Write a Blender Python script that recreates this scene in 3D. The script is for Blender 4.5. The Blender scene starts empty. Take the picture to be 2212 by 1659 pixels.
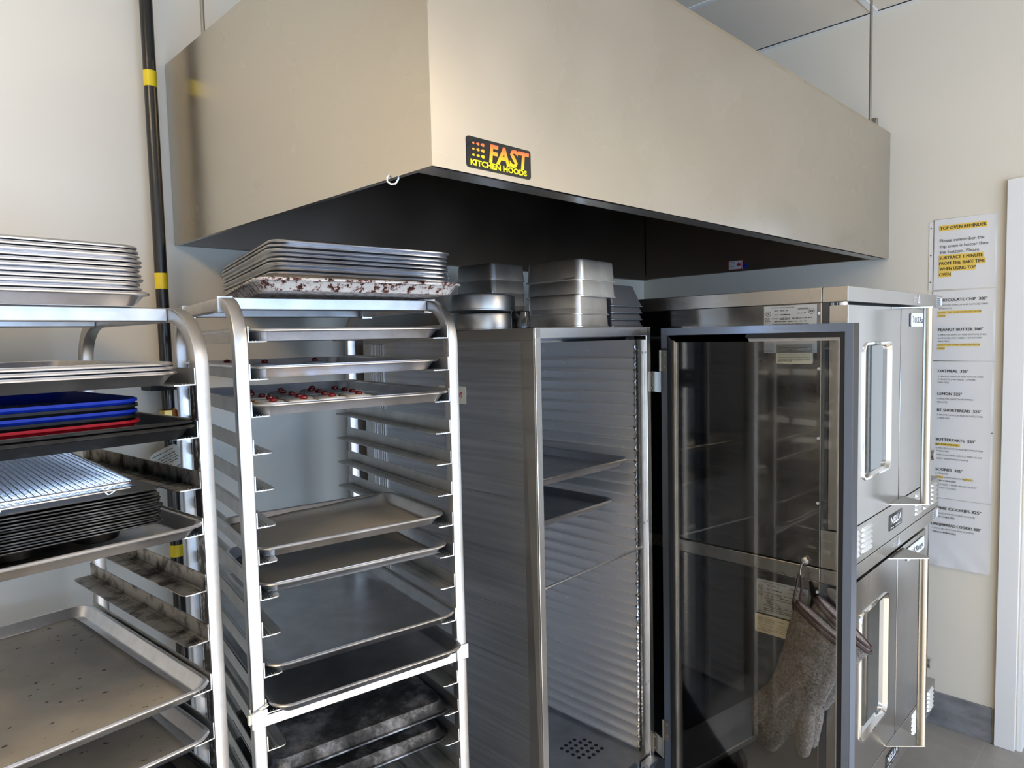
import bpy, bmesh, math, random
from mathutils import Vector, Matrix
random.seed(7)
PI = math.pi
sc = bpy.context.scene
COL = sc.collection
R = math.radians

# ---------------------------------------------------------------- camera
W_PX, H_PX, F_PX = 2212.0, 1659.0, 1478.66
cam_d = bpy.data.cameras.new('camera'); cam = bpy.data.objects.new('camera', cam_d); COL.objects.link(cam)
cam_d.sensor_width = 36.0; cam_d.lens = 36.0 * F_PX / W_PX
cam_d.clip_start = .02; cam_d.clip_end = 60
yaw, pit, rol = R(44.9306), R(-3.8122), R(-1.3085)
fw = Vector((math.sin(yaw)*math.cos(pit), math.cos(yaw)*math.cos(pit), math.sin(pit)))
rt = Vector((math.cos(yaw), -math.sin(yaw), 0)); up = rt.cross(fw)
rt2 = rt*math.cos(rol) + up*math.sin(rol); up2 = up*math.cos(rol) - rt*math.sin(rol)
cam.matrix_world = Matrix(((rt2.x, up2.x, -fw.x, -3.189), (rt2.y, up2.y, -fw.y, -2.156),
                           (rt2.z, up2.z, -fw.z, 1.6531), (0, 0, 0, 1)))
sc.camera = cam

# ---------------------------------------------------------------- world and light
wd = bpy.data.worlds.new('world'); sc.world = wd; wd.use_nodes = True
bg = wd.node_tree.nodes['Background']; bg.inputs[0].default_value = (.42, .63, 1.0, 1); bg.inputs[1].default_value = 3.2
def area(name, loc, size, rot, power, col):
    l = bpy.data.lights.new(name, 'AREA'); l.shape = 'RECTANGLE'; l.size, l.size_y = size
    l.energy = power; l.color = col
    o = bpy.data.objects.new(name, l); o.location = loc; o.rotation_euler = rot; COL.objects.link(o); return o
# daylight entering by the shop windows (wall at y=-6) and by the doorway in the right wall
area('daylight_and_fill', (-1.9, -6.05, 1.05), (3.0, 1.8), (R(90), 0, 0), 120, (.48, .69, 1.0))
area('daylight_and_fill', (-4.75, -6.05, 1.05), (1.9, 1.8), (R(90), 0, 0), 72, (.46, .68, 1.0))  # fill through the added second window, to brighten racks and pans
area('doorway_daylight', (1.3, -2.9, 1.3), (1.6, 2.2), (R(90), 0, R(90)), 14, (.80, .89, 1.0))
# low sun through the shop windows, lying on the floor in front of the racks
sl = bpy.data.lights.new('sun', 'SUN'); sl.energy = 24.; sl.color = (1.0, .90, .77); sl.angle = R(1.2)
so = bpy.data.objects.new('sun', sl); COL.objects.link(so); so.rotation_euler = Vector((-.06, .865, -.50)).to_track_quat('-Z', 'Y').to_euler()
# unseen ceiling panels, added to wash the upper walls with warm light
area('warm_fill_light', (-1.0, -4.3, 2.955), (.56, 1.16), (0, 0, 0), 45, (1.0, .75, .45))
area('warm_fill_light', (-4.1, -1.5, 2.955), (.56, 1.16), (0, 0, 0), 42, (1.0, .74, .44))
sc.view_settings.view_transform = 'Standard'; sc.view_settings.look = 'None'
sc.view_settings.exposure = 0.0; sc.view_settings.gamma = 1.0; sc.view_settings.use_curve_mapping = False
sc.cycles.use_denoising = True
sc.cycles.max_bounces = 10; sc.cycles.diffuse_bounces = 5; sc.cycles.glossy_bounces = 6
sc.cycles.transmission_bounces = 6; sc.cycles.transparent_max_bounces = 12
sc.cycles.caustics_reflective = False; sc.cycles.caustics_refractive = False
sc.cycles.sample_clamp_indirect = 4.0

# ---------------------------------------------------------------- materials
def mat(name, col, rough=.5, metal=0., **k):
    m = bpy.data.materials.new(name); m.use_nodes = True
    nt = m.node_tree; b = nt.nodes['Principled BSDF']
    b.inputs['Base Color'].default_value = (*col, 1); b.inputs['Roughness'].default_value = rough
    b.inputs['Metallic'].default_value = metal
    for kk, v in k.items():
        b.inputs[kk.replace('_', ' ')].default_value = v
    return m
def nd(m, t, **k):
    n = m.node_tree.nodes.new(t)
    for a, v in k.items():
        if a in n.inputs: n.inputs[a].default_value = v
        else: setattr(n, a, v)
    return n
def lk(m, a, b): m.node_tree.links.new(a, b)
def noise(m, scale, vec_scale=(1, 1, 1), detail=4., rough=.55, coord='Object'):
    tc = nd(m, 'ShaderNodeTexCoord'); mp = nd(m, 'ShaderNodeMapping'); mp.inputs['Scale'].default_value = vec_scale
    n = nd(m, 'ShaderNodeTexNoise'); n.inputs['Scale'].default_value = scale; n.inputs['Detail'].default_value = detail
    n.inputs['Roughness'].default_value = rough
    lk(m, tc.outputs[coord], mp.inputs['Vector']); lk(m, mp.outputs[0], n.inputs['Vector']); return n
def ramp(m, src, stops):
    r = nd(m, 'ShaderNodeValToRGB'); e = r.color_ramp.elements
    while len(e) < len(stops): e.new(.5)
    for i, (p, c) in enumerate(stops):
        e[i].position = p; e[i].color = (*c, 1) if len(c) == 3 else c
    lk(m, src, r.inputs[0]); return r
def g3(v): return (v, v, v)
def bump(m, src, strength=.2, dist=.002):
    b = nd(m, 'ShaderNodeBump'); b.inputs['Strength'].default_value = strength; b.inputs['Distance'].default_value = dist
    lk(m, src, b.inputs['Height']); lk(m, b.outputs[0], m.node_tree.nodes['Principled BSDF'].inputs['Normal']); return b
def rough_var(m, n, lo, hi):
    r = ramp(m, n.outputs[0], [(.3, g3(lo)), (.7, g3(hi))]); lk(m, r.outputs[0], m.node_tree.nodes['Principled BSDF'].inputs['Roughness'])
def col_var(m, n, a, b, p0=.35, p1=.65):
    r = ramp(m, n.outputs[0], [(p0, a), (p1, b)]); lk(m, r.outputs[0], m.node_tree.nodes['Principled BSDF'].inputs['Base Color']); return r
def brushed(name, col, rough, axis, smudge=.06, bstr=.04, scale=1.):
    """brushed sheet metal, grain runs along axis"""
    m = mat(name, col, rough, 1.0)
    vs = [260*scale]*3; vs['xyz'.index(axis)] = 3.0
    n = noise(m, 1.0, tuple(vs), 3.); bump(m, n.outputs[0], bstr, .001)
    n2 = noise(m, 3.2, (1, 1, 1), 3.)
    rough_var(m, n2, max(.05, rough-smudge), rough+smudge)
    return m
M = {}
M['wall'] = mat('painted_wall', (.80, .735, .62), .6); bump(M['wall'], noise(M['wall'], 90).outputs[0], .05, .002)
M['ceil'] = mat('ceiling_tile', (.78, .70, .59), .8); bump(M['ceil'], noise(M['ceil'], 160).outputs[0], .15, .002)
M['white_trim'] = mat('white_trim_paint', (.82, .82, .81), .35)
M['steel'] = brushed('stainless_brushed', (.54, .49, .405), .25, 'z', .05)
M['steel_front'] = brushed('stainless_brushed_front', (.56, .53, .475), .27, 'z', .06)
M['steel_soft'] = brushed('stainless_soft', (.47, .455, .43), .30, 'x', .06)
M['steel_door'] = brushed('stainless_door', (.47, .46, .45), .24, 'x', .05, .02)
M['steel_dark'] = brushed('stainless_greasy_shaded', (.20, .168, .14), .36, 'x', .05)  # greasy steel, its colour darkened further for the shade inside the hood
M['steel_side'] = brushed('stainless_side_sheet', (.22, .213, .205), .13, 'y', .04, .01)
M['polished'] = mat('polished_aluminium', (.82, .82, .82), .27, 1.)
M['chrome'] = mat('chrome', (.8, .8, .8), .08, 1.)
M['zinc'] = mat('zinc_plated', (.34, .32, .28), .45, 1.)
def alu(name, col, rough, stain=0., stain_col=(.12, .1, .08), sc_=14.):
    m = mat(name, col, rough, 1.0)
    n = noise(m, sc_, (1, 1, 1), 5., .6)
    d = tuple(c*.80 for c in col)
    if stain > 0:
        col_var(m, n, col, stain_col, .62-stain*.3, .70-stain*.1)
    else: col_var(m, n, d, col)
    n2 = noise(m, 5, (1, 1, 1), 4.); rough_var(m, n2, rough-.07, rough+.09)
    return m
M['alu_rack'] = alu('aluminium_rack', (.64, .635, .63), .38)
M['alu_rack_old'] = alu('aluminium_rack_worn', (.60, .585, .57), .38)
M['alu_beam'] = alu('aluminium_beam', (.50, .495, .49), .42)
M['alu_runner'] = alu('aluminium_runner', (.60, .59, .57), .38)
M['runner_burnt'] = alu('burnt_runner', (.42, .40, .37), .45, .55, (.035, .03, .027), 22)
M['pan'] = alu('aluminium_pan', (.82, .82, .84), .34)
M['pan_dull'] = alu('aluminium_pan_dull', (.52, .525, .54), .34)
M['pan_deep'] = alu('aluminium_cake_pan', (.62, .615, .60), .34)
M['pan_anod'] = mat('anodized_grey_pan', (.17, .175, .19), .38, .8)
M['alu_cab'] = mat('aluminium_cabinet_sheet', (.46, .47, .49), .40, 1.0)
_n = noise(M['alu_cab'], 1., (5, 2, 90), 4.); bump(M['alu_cab'], _n.outputs[0], .08, .001); col_var(M['alu_cab'], _n, (.44, .45, .48), (.58, .585, .61))
M['alu_cab_in'] = mat('aluminium_cabinet_inner', (.82, .80, .78), .5, 1.0)
_n = noise(M['alu_cab_in'], 70, (1, 1, 1), 2.); col_var(M['alu_cab_in'], _n, (.80, .785, .77), (.95, .95, .95), .66, .75)
M['alu_post'] = mat('aluminium_cabinet_post', (.46, .45, .43), .35, 1.)
M['black_paint'] = mat('black_paint_satin', (.012, .012, .012), .25)
bump(M['black_paint'], noise(M['black_paint'], 40).outputs[0], .25, .002)
M['yellow_tape'] = mat('yellow_tape', (.78, .58, .012), .4)
M['black_plastic'] = mat('black_plastic', (.010, .010, .011), .45, Specular_IOR_Level=.2)
M['black_gloss'] = mat('black_gloss', (.006, .006, .007), .06)
M['rubber'] = mat('black_rubber_gasket', (.014, .015, .017), .35)
M['frame_grey'] = mat('grey_door_frame', (.17, .19, .225), .38, .3)
M['blue'] = mat('blue_plastic', (.006, .030, .34), .5, Specular_IOR_Level=.25)
M['red'] = mat('red_plastic', (.6, .012, .03), .5, Specular_IOR_Level=.25)
M['dark_pan'] = mat('dark_baking_pan', (.035, .033, .032), .33, .7)
M['darksteel_pan'] = mat('dark_rim_pan', (.20, .19, .18), .36, .9)
col_var(M['darksteel_pan'], noise(M['darksteel_pan'], 18), (.05, .048, .046), (.40, .39, .38))
M['black_pan'] = mat('blackened_pan', (.02, .02, .02), .33, .3)
col_var(M['black_pan'], noise(M['black_pan'], 30), (.015, .015, .015), (.05, .05, .05), .5, .8)
M['scorch_reflect'] = mat('scorch_and_reflection', (.02, .018, .016), .5)  # burnt grease with dark reflections painted into its colour
_n = noise(M['scorch_reflect'], 60, (1, 1, .5), 6., .7); col_var(M['scorch_reflect'], _n, (.012, .011, .010), (.30, .29, .28), .54, .66)
M['wire'] = mat('bright_wire', (.68, .70, .74), .25, 1.)
M['dirty'] = mat('burnt_white_pan', (.6, .58, .55), .5, .35)
_n = noise(M['dirty'], 60, (1, 1, 1), 8., .72)
_r = ramp(M['dirty'], _n.outputs[0], [(.40, (.02, .012, .008)), (.455, (.14, .03, .018)), (.49, (.60, .58, .56)), (.7, (.74, .73, .71))])
lk(M['dirty'], _r.outputs[0], M['dirty'].node_tree.nodes['Principled BSDF'].inputs['Base Color'])
M['dirty_dark'] = mat('charred_pan', (.1, .1, .1), .42, .6)
_n = noise(M['dirty_dark'], 7, (1, 1, 1), 9., .68)
_r = ramp(M['dirty_dark'], _n.outputs[0], [(.40, (.012, .012, .013)), (.50, (.07, .07, .072)), (.60, (.30, .30, .31)), (.72, (.5, .5, .5))])
lk(M['dirty_dark'], _r.outputs[0], M['dirty_dark'].node_tree.nodes['Principled BSDF'].inputs['Base Color'])
M['parch'] = mat('used_parchment', (.42, .39, .35), .55)
_n = noise(M['parch'], 9, (1, 1, 1), 3.); _n2 = noise(M['parch'], 40, (1, 1.7, 1), 2., .4)
_r = ramp(M['parch'], _n.outputs[0], [(.3, (.30, .285, .26)), (.7, (.39, .37, .335))])
_r2 = ramp(M['parch'], _n2.outputs[0], [(.685, g3(0)), (.71, g3(1))])
_mx = nd(M['parch'], 'ShaderNodeMixRGB'); _mx.inputs[2].default_value = (.05, .022, .012, 1)
lk(M['parch'], _r2.outputs[0], _mx.inputs[0]); lk(M['parch'], _r.outputs[0], _mx.inputs[1])
lk(M['parch'], _mx.outputs[0], M['parch'].node_tree.nodes['Principled BSDF'].inputs['Base Color'])
M['parch2'] = mat('parchment', (.34, .325, .295), .5); bump(M['parch2'], noise(M['parch2'], 14, (1, 3, 1)).outputs[0], .5, .004)
M['biscuit'] = mat('biscuit', (.68, .43, .20), .75); bump(M['biscuit'], noise(M['biscuit'], 200).outputs[0], .3, .001)
M['jam'] = mat('jam', (.06, .006, .004), .25)
M['icing'] = mat('white_icing', (.90, .89, .89), .35)
M['cherry'] = mat('glace_cherry', (.20, .004, .010), .12)
M['paper'] = mat('paper', (.80, .79, .78), .5, 0., Coat_Weight=.3, Coat_Roughness=.12)
M['sleeve'] = mat('clear_sleeve', (.86, .84, .80), .2)
M['ink'] = mat('black_ink', (.03, .03, .03), .6)
M['ink_soft'] = mat('grey_ink', (.13, .13, .13), .6)
M['hilite'] = mat('yellow_highlight', (.90, .62, .10), .6)
M['label'] = mat('silver_label', (.50, .51, .50), .4)
M['cream_label'] = mat('cream_label', (.80, .74, .56), .5)
M['white_label'] = mat('white_label', (.75, .77, .79), .35)
M['grey_ptr'] = mat('grey_print', (.16, .18, .20), .5)
M['tag'] = mat('tan_paper_tag', (.62, .57, .46), .6)
M['brass'] = mat('brass', (.62, .42, .14), .3, 1.)
M['red_paint'] = mat('red_lever', (.55, .02, .02), .4)
M['glass'] = mat('oven_window_glass', (.20, .22, .23), .04, .85)
M['glass_dark'] = mat('oven_window_glass_dark', (.055, .062, .06), .06, .2, Coat_Weight=1.0, Coat_Roughness=.03)
m = bpy.data.materials.new('clear_plexiglass'); m.use_nodes = True; nt = m.node_tree; nt.nodes.clear()
_o = nt.nodes.new('ShaderNodeOutputMaterial'); _t = nt.nodes.new('ShaderNodeBsdfTransparent'); _t.inputs[0].default_value = (.88, .88, .87, 1)
_g = nt.nodes.new('ShaderNodeBsdfGlossy'); _g.inputs['Roughness'].default_value = .02
_f = nt.nodes.new('ShaderNodeFresnel'); _f.inputs[0].default_value = 1.45; _m = nt.nodes.new('ShaderNodeMixShader')
nt.links.new(_f.outputs[0], _m.inputs[0]); nt.links.new(_t.outputs[0], _m.inputs[1]); nt.links.new(_g.outputs[0], _m.inputs[2]); nt.links.new(_m.outputs[0], _o.inputs[0])
M['plexi'] = m
M['terry'] = mat('terry_cloth', (.23, .20, .175), .95)
_n = noise(M['terry'], 260, (1, 1, 1), 3.); bump(M['terry'], _n.outputs[0], 1., .004)
_n2 = noise(M['terry'], 150, (1, 1, 1), 4., .7); col_var(M['terry'], _n2, (.15, .13, .115), (.38, .34, .305), .35, .65)
M['brown_trim'] = mat('dark_brown_binding', (.045, .022, .022), .6)
M['tile_base'] = mat('slate_tile_base', (.19, .19, .195), .5)
_n = noise(M['tile_base'], 7, (1, 1, 1.8), 7., .65); col_var(M['tile_base'], _n, (.14, .145, .15), (.27, .27, .275)); bump(M['tile_base'], _n.outputs[0], .3, .01)
def floor_mat():
    m = mat('floor_tile', (.3, .3, .3), .45); tc = nd(m, 'ShaderNodeTexCoord'); mp = nd(m, 'ShaderNodeMapping')
    mp.inputs['Location'].default_value = (.1, 1.607, 0)
    br = nd(m, 'ShaderNodeTexBrick'); br.offset = .0
    br.inputs['Scale'].default_value = 1.; br.inputs['Brick Width'].default_value = .6; br.inputs['Row Height'].default_value = .6
    br.inputs['Mortar Size'].default_value = .002; br.inputs['Mortar Smooth'].default_value = .2
    n = noise(m, 4, (1, 1, 1), 7., .65); r = ramp(m, n.outputs[0], [(.3, (.235, .23, .222)), (.7, (.33, .322, .31))])
    lk(m, tc.outputs['Object'], mp.inputs[0]); lk(m, mp.outputs[0], br.inputs['Vector'])
    lk(m, r.outputs[0], br.inputs['Color1']); lk(m, r.outputs[0], br.inputs['Color2']); br.inputs['Mortar'].default_value = (.34, .33, .31, 1)
    lk(m, br.outputs['Color'], m.node_tree.nodes['Principled BSDF'].inputs['Base Color']); return m
M['floor'] = floor_mat()
def grad_text_mat():
    m = mat('orange_gradient_ink', (1, .4, .05), .4); tc = nd(m, 'ShaderNodeTexCoord'); s = nd(m, 'ShaderNodeSeparateXYZ')
    lk(m, tc.outputs['Generated'], s.inputs[0])
    r = ramp(m, s.outputs['Z'], [(.12, (.98, .60, .0)), (.55, (1., .36, .02)), (1., (1., .12, .04))])
    lk(m, r.outputs[0], m.node_tree.nodes['Principled BSDF'].inputs['Base Color']); return m
M['grad'] = grad_text_mat()
M['yellow_ink'] = mat('yellow_ink', (.95, .75, .0), .4)
M['red_ink'] = mat('red_ink', (.6, .03, .03), .5)
M['lamp'] = mat('lamp_diffuser', (.9, .88, .84), .5, 0., Emission_Color=(1., .88, .68, 1), Emission_Strength=4.)
M['backing'] = mat('dark_equipment', (.05, .05, .05), .5)

# ---------------------------------------------------------------- mesh helpers
class MB:
    def __init__(s, T=None): s.v = []; s.f = []; s.T = T or Matrix.Identity(4)
    def add(s, vs, fs):
        k = len(s.v); s.v += [tuple(s.T @ Vector(p)) for p in vs]; s.f += [tuple(i+k for i in f) for f in fs]; return s
    def box(s, x0, x1, y0, y1, z0, z1):
        return s.add([(x0,y0,z0),(x1,y0,z0),(x1,y1,z0),(x0,y1,z0),(x0,y0,z1),(x1,y0,z1),(x1,y1,z1),(x0,y1,z1)],
                     [(0,3,2,1),(4,5,6,7),(0,1,5,4),(1,2,6,5),(2,3,7,6),(3,0,4,7)])
    def cbox(s, c, sz): return s.box(c[0]-sz[0]/2, c[0]+sz[0]/2, c[1]-sz[1]/2, c[1]+sz[1]/2, c[2]-sz[2]/2, c[2]+sz[2]/2)
    def loft(s, rings, cap0=True, cap1=True, closed=True):
        n = len(rings[0]); vs = [p for r in rings for p in r]; fs = []
        for i in range(len(rings)-1):
            for j in range(n if closed else n-1):
                k = (j+1) % n; fs.append((i*n+j, i*n+k, (i+1)*n+k, (i+1)*n+j))
        if cap0: fs.append(tuple(range(n-1, -1, -1)))
        if cap1: b = (len(rings)-1)*n; fs.append(tuple(b+i for i in range(n)))
        return s.add(vs, fs)
    def cyl(s, a, b, r, n=16, r2=None):
        a = Vector(a); b = Vector(b); d = (b-a).normalized(); u = d.orthogonal().normalized(); w = d.cross(u)
        r2 = r if r2 is None else r2
        return s.loft([[tuple(p + (u*math.cos(t)+w*math.sin(t))*q) for t in [2*PI*i/n for i in range(n)]] for p, q in ((a, r), (b, r2))])
    def tube(s, pts, r, n=8, closed=False):
        P = [Vector(p) for p in pts]; rings = []; u = None
        for i, p in enumerate(P):
            if closed: t = (P[(i+1) % len(P)]-P[i-1])
            else: t = P[min(i+1, len(P)-1)]-P[max(i-1, 0)]
            t.normalize()
            if u is None: u = t.orthogonal().normalized()
            u = (u - t*u.dot(t)).normalized(); w = t.cross(u)
            rr_ = r[i] if isinstance(r, (list, tuple)) else r
            rings.append([tuple(p + (u*math.cos(a)+w*math.sin(a))*rr_) for a in [2*PI*j/n for j in range(n)]])
        if closed: rings.append(rings[0]); return s.loft(rings, False, False)
        return s.loft(rings)
    def sweep(s, path, sect, side):
        P = [Vector(p) for p in path]; side = Vector(side).normalized(); rings = []
        for i, p in enumerate(P):
            t = (P[min(i+1, len(P)-1)]-P[max(i-1, 0)]).normalized(); nn = side.cross(t)
            rings.append([tuple(p + side*a + nn*b) for a, b in sect])
        return s.loft(rings)
    def lathe(s, prof, c=(0, 0), n=32):
        rings = [[(c[0]+r*math.cos(2*PI*j/n), c[1]+r*math.sin(2*PI*j/n), z) for j in range(n)] for r, z in prof]
        return s.loft(rings)
    def poly(s, pts, thick, d):
        """flat polygon thickened along d"""
        d = Vector(d)*thick; n = len(pts)
        return s.loft([[tuple(Vector(p)) for p in pts], [tuple(Vector(p)+d) for p in pts]])
    def mesh(s, name, smooth=35):
        me = bpy.data.meshes.new(name); me.from_pydata(s.v, [], s.f)
        bm = bmesh.new(); bm.from_mesh(me); bmesh.ops.remove_doubles(bm, verts=bm.verts, dist=1e-6)
        bmesh.ops.recalc_face_normals(bm, faces=bm.faces)
        for f in bm.faces: f.smooth = True
        for e in bm.edges:
            if len(e.link_faces) == 2 and e.calc_face_angle(0) > R(smooth): e.smooth = False
        bm.to_mesh(me); bm.free(); return me
    def build(s, name, m, parent=None, bev=0., smooth=35):
        me = s.mesh(name, smooth); me.materials.append(m if not isinstance(m, str) else M[m])
        return link(name, me, parent, bev)
def link(name, me, parent=None, bev=0.):
    o = bpy.data.objects.new(name, me); COL.objects.link(o)
    if parent: o.parent = parent
    if bev:
        b = o.modifiers.new('bevel', 'BEVEL'); b.width = bev; b.segments = 2; b.limit_method = 'ANGLE'; b.angle_limit = R(40)
    return o
def rr(w, l, r, n=5, z=0.):
    out = []; r = max(1e-4, min(r, w/2-1e-4, l/2-1e-4))
    for cx, cy, a0 in ((w/2-r, l/2-r, 0), (-w/2+r, l/2-r, 90), (-w/2+r, -l/2+r, 180), (w/2-r, -l/2+r, 270)):
        for i in range(n+1):
            a = R(a0+90*i/n); out.append((cx+r*math.cos(a), cy+r*math.sin(a), z))
    return out
def rloft(mb, w, l, prof, n=6):
    """prof: (inset, z, corner radius)"""
    return mb.loft([rr(w-2*i, l-2*i, r, n, z) for i, z, r in prof])
def tag(o, label, cat, group=None):
    o['label'] = label; o['category'] = cat
    if group: o['group'] = group
    return o
def thing(name, label, cat, loc=(0, 0, 0), rz=0., group=None):
    o = bpy.data.objects.new(name, None); o.empty_display_size = .05; COL.objects.link(o)
    o.location = loc; o.rotation_euler = (0, 0, rz); return tag(o, label, cat, group)
def struct(o): o['kind'] = 'structure'; return o
def copy_tree(o, parent=None):
    c = o.copy(); COL.objects.link(c); c.parent = parent
    for ch in list(KIDS.get(o.name, [])) or [x for x in bpy.data.objects if x.parent == o]: copy_tree(ch, c)
    return c
KIDS = {}
class Frame:
    """local frame: x,y origin and yaw in degrees"""
    def __init__(s, x, y, a): s.x, s.y, s.a = x, y, R(a)
    def p(s, x, y, z): c, d = math.cos(s.a), math.sin(s.a); return (s.x+c*x-d*y, s.y+d*x+c*y, z)
    def put(s, o, x, y, z, rz=0., rx=0., ry=0.): o.location = s.p(x, y, z); o.rotation_euler = (rx, ry, s.a+R(rz)); return o
RK1 = Frame(-2.9617, -.558, 4.84); RK2 = Frame(-2.3175, -.5417, -9.30)
CAB = Frame(-1.9168, -.963, .75); OV = Frame(-1.290, -1.5052, .47)

# text: real letters as meshes, lying in the plane u (right) / v (up)
FONT_CACHE = {}
def text_shape(s, bold):
    k = (s, bold)
    if k not in FONT_CACHE:
        cu = bpy.data.curves.new('text', 'FONT'); cu.body = s; cu.size = 1.; cu.resolution_u = 2; cu.offset = bold
        o = bpy.data.objects.new('text', cu); COL.objects.link(o)
        me = bpy.data.meshes.new_from_object(o.evaluated_get(bpy.context.evaluated_depsgraph_get()))
        FONT_CACHE[k] = ([tuple(v.co) for v in me.vertices], [tuple(p.vertices) for p in me.polygons])
        bpy.data.objects.remove(o); bpy.data.curves.remove(cu); bpy.data.meshes.remove(me)
    return FONT_CACHE[k]
def text(mb, s, o, U, V, h, width=None, bold=0., slant=0.):
    """o: baseline start, h: cap height, width: fitted width"""
    vs, fs = text_shape(s, bold)
    if not vs: return
    if bold and 'M' in s:      # heavy strokes by doubling, keeps the M open
        for k_ in (-.03, .03): text(mb, s, Vector(o)+Vector(U)*(k_*h), U, V, h, width, 0., slant)
        return
    x0 = min(v[0] for v in vs); x1 = max(v[0] for v in vs); k = h/.70; kx = k if width is None else width/max(1e-6, x1-x0)
    o, U, V = Vector(o), Vector(U), Vector(V)
    mb.add([tuple(o + U*((v[0]-x0)*kx + v[1]*k*slant) + V*(v[1]*k)) for v in vs], fs)
def dashes(mb, o, U, V, w, h, seed=0, word=.007):
    """a line of print too small to read: short uneven word blocks"""
    rnd = random.Random(seed); x = 0.; o, U, V = Vector(o), Vector(U), Vector(V)
    while x < w-word*.4:
        l = min(word*rnd.uniform(.5, 1.4), w-x); k_ = x
        while k_ < x+l-h*.2:
            c_ = h*rnd.uniform(.35, .7); hh = h*rnd.choice((.7, .7, 1.)); p = o+U*k_
            mb.add([tuple(p), tuple(p+U*c_*.75), tuple(p+U*c_*.75+V*hh), tuple(p+V*hh)], [(0, 1, 2, 3)]); k_ += c_
        x += l+word*.28
def quad(mb, o, U, V, u0, u1, v0, v1, t=0.0):
    o, U, V = Vector(o), Vector(U), Vector(V); N = U.cross(V)
    p = [o+U*u0+V*v0, o+U*u1+V*v0, o+U*u1+V*v1, o+U*u0+V*v1]
    if t: mb.loft([[tuple(q) for q in p], [tuple(q+N*t) for q in p]])
    else: mb.add([tuple(q) for q in p], [(0, 1, 2, 3)])

# ================================================================= THE ROOM
CH = 2.974
def sbox(name, m, *b): o = MB().box(*b).build(name, m); return struct(o)
sbox('floor', 'floor', -6.1, 3.1, -6.1, .1, -.1, 0)
sbox('wall_back', 'wall', -6.1, .1, 0, .12, 0, 3.1)
w = MB(); w.box(0, .12, -1.72, 0, 0, 3.1); w.box(0, .12, -3.2, -1.72, 2.16, 3.1); w.box(0, .12, -6.1, -3.2, 0, 3.1)
struct(w.build('wall_right', 'wall'))
sbox('wall_left', 'wall', -6.1, -6.0, -6.1, 0, 0, 3.1)
w = MB()
for x0, x1 in ((-6.1, -5.75), (-3.8, -3.5), (-.3, 0)): w.box(x0, x1, -6.12, -6.0, 0, 3.1)
for x0, x1 in ((-5.75, -3.8), (-3.5, -.3)): w.box(x0, x1, -6.12, -6.0, 0, .12); w.box(x0, x1, -6.12, -6.0, 2.45, 3.1)
struct(w.build('wall_front', 'wall'))
for nm, xs in (('window_1', (-3.47, -2.4, -1.35, -.33)), ('fill_window', (-5.72, -4.78, -3.83))):  # left-hand window is invented, so that more fill light reaches the racks
    w = MB()
    for x in xs: w.box(x-.03, x+.03, -6.08, -6.02, .12, 2.45)
    w.box(xs[0]-.03, xs[-1]+.03, -6.08, -6.02, 2.40, 2.45); w.box(xs[0]-.03, xs[-1]+.03, -6.08, -6.02, .12, .17)
    struct(w.build(nm, 'white_trim'))
# hall beyond the doorway
w = MB(); w.box(3.0, 3.1, -6.1, .1, 0, 3.1); w.box(.12, 3.1, -.9, -.8, 0, 3.1); w.box(.12, 3.1, -4.9, -4.8, 0, 3.1)
struct(w.build('wall_hall', 'wall'))
# suspended ceiling: tiles and T-bars
c = MB().box(-6.1, 3.1, -6.1, .1, CH, 3.1); struct(c.build('ceiling', 'ceil'))
c = MB()
for i in range(-1, 9): x = -.62-.61*i; c.box(x-.012, x+.012, -6, 0, CH-.004, CH+.001)
for i in range(-1, 5): y = -1.165-1.22*i; c.box(-6, 0, y-.012, y+.012, CH-.0045, CH+.001)
c.box(-.022, 0, -6, 0, CH-.006, CH); c.box(-6, 0, -.022, 0, CH-.006, CH)
struct(c.build('trim_1', 'white_trim'))
# stone skirting and door casing
b = MB()
for i in range(3):
    y1 = -.42-i*.603
    b.box(-.009, 0, max(y1-.6, -1.632), y1, 0, .142)
b.box(-.009, 0, -.418, 0, 0, .142)
struct(b.build('baseboard_right', 'tile_base', bev=.001))
sbox('baseboard_back', 'tile_base', -6, -.009, -.009, 0, 0, .142)
b = MB(); b.box(-.018, .0, -1.632, -1.632+.004, 0, 0.001)
cs = MB()
cs.box(-.018, 0, -1.700, -1.633, 0, 2.205); cs.box(-.018, 0, -3.27, -3.2, 0, 2.205); cs.box(-.018, 0, -3.2, -1.70, 2.14, 2.205)
cs.box(-.004, .13, -1.722, -1.704, 0, 2.16); cs.box(-.004, .13, -3.2, -3.18, 0, 2.16)
struct(cs.build('trim_2', 'white_trim', bev=.002))

# ---------------------------------------------------------------- extractor hood
HX, HY, H0, H1 = -2.44, -1.225, 1.950, 2.460
hood = thing('range_hood', 'large stainless steel extractor hood hanging over the racks and ovens in the corner', 'range hood', (HX, -.005, H0))
def hp(): return MB(Matrix.Translation((-HX, .005, -H0)))
hp().box(HX, HX+.012, HY+.0015, -.005, H0, H1).build('left_panel', 'steel', hood)
fr = hp(); fr.box(HX, -.003, HY, HY+.0015, H0, H1); fr.build('front_panel', 'steel_front', hood)
gl = hp(); gl.box(HX+.012, -.003, HY+.012, HY+.055, H0, H0+.002); gl.box(HX+.012, -.003, HY+.054, HY+.056, H0, H0+.05)
gl.build('grease_gutter', 'steel_soft', hood)
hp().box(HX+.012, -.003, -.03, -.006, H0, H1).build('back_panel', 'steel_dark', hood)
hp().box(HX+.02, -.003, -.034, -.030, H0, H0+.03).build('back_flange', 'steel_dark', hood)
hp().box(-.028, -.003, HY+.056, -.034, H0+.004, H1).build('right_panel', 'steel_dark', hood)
hp().box(HX, -.003, HY, -.006, H1, H1+.01).build('top_panel', 'steel', hood)
ft = hp()
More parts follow.
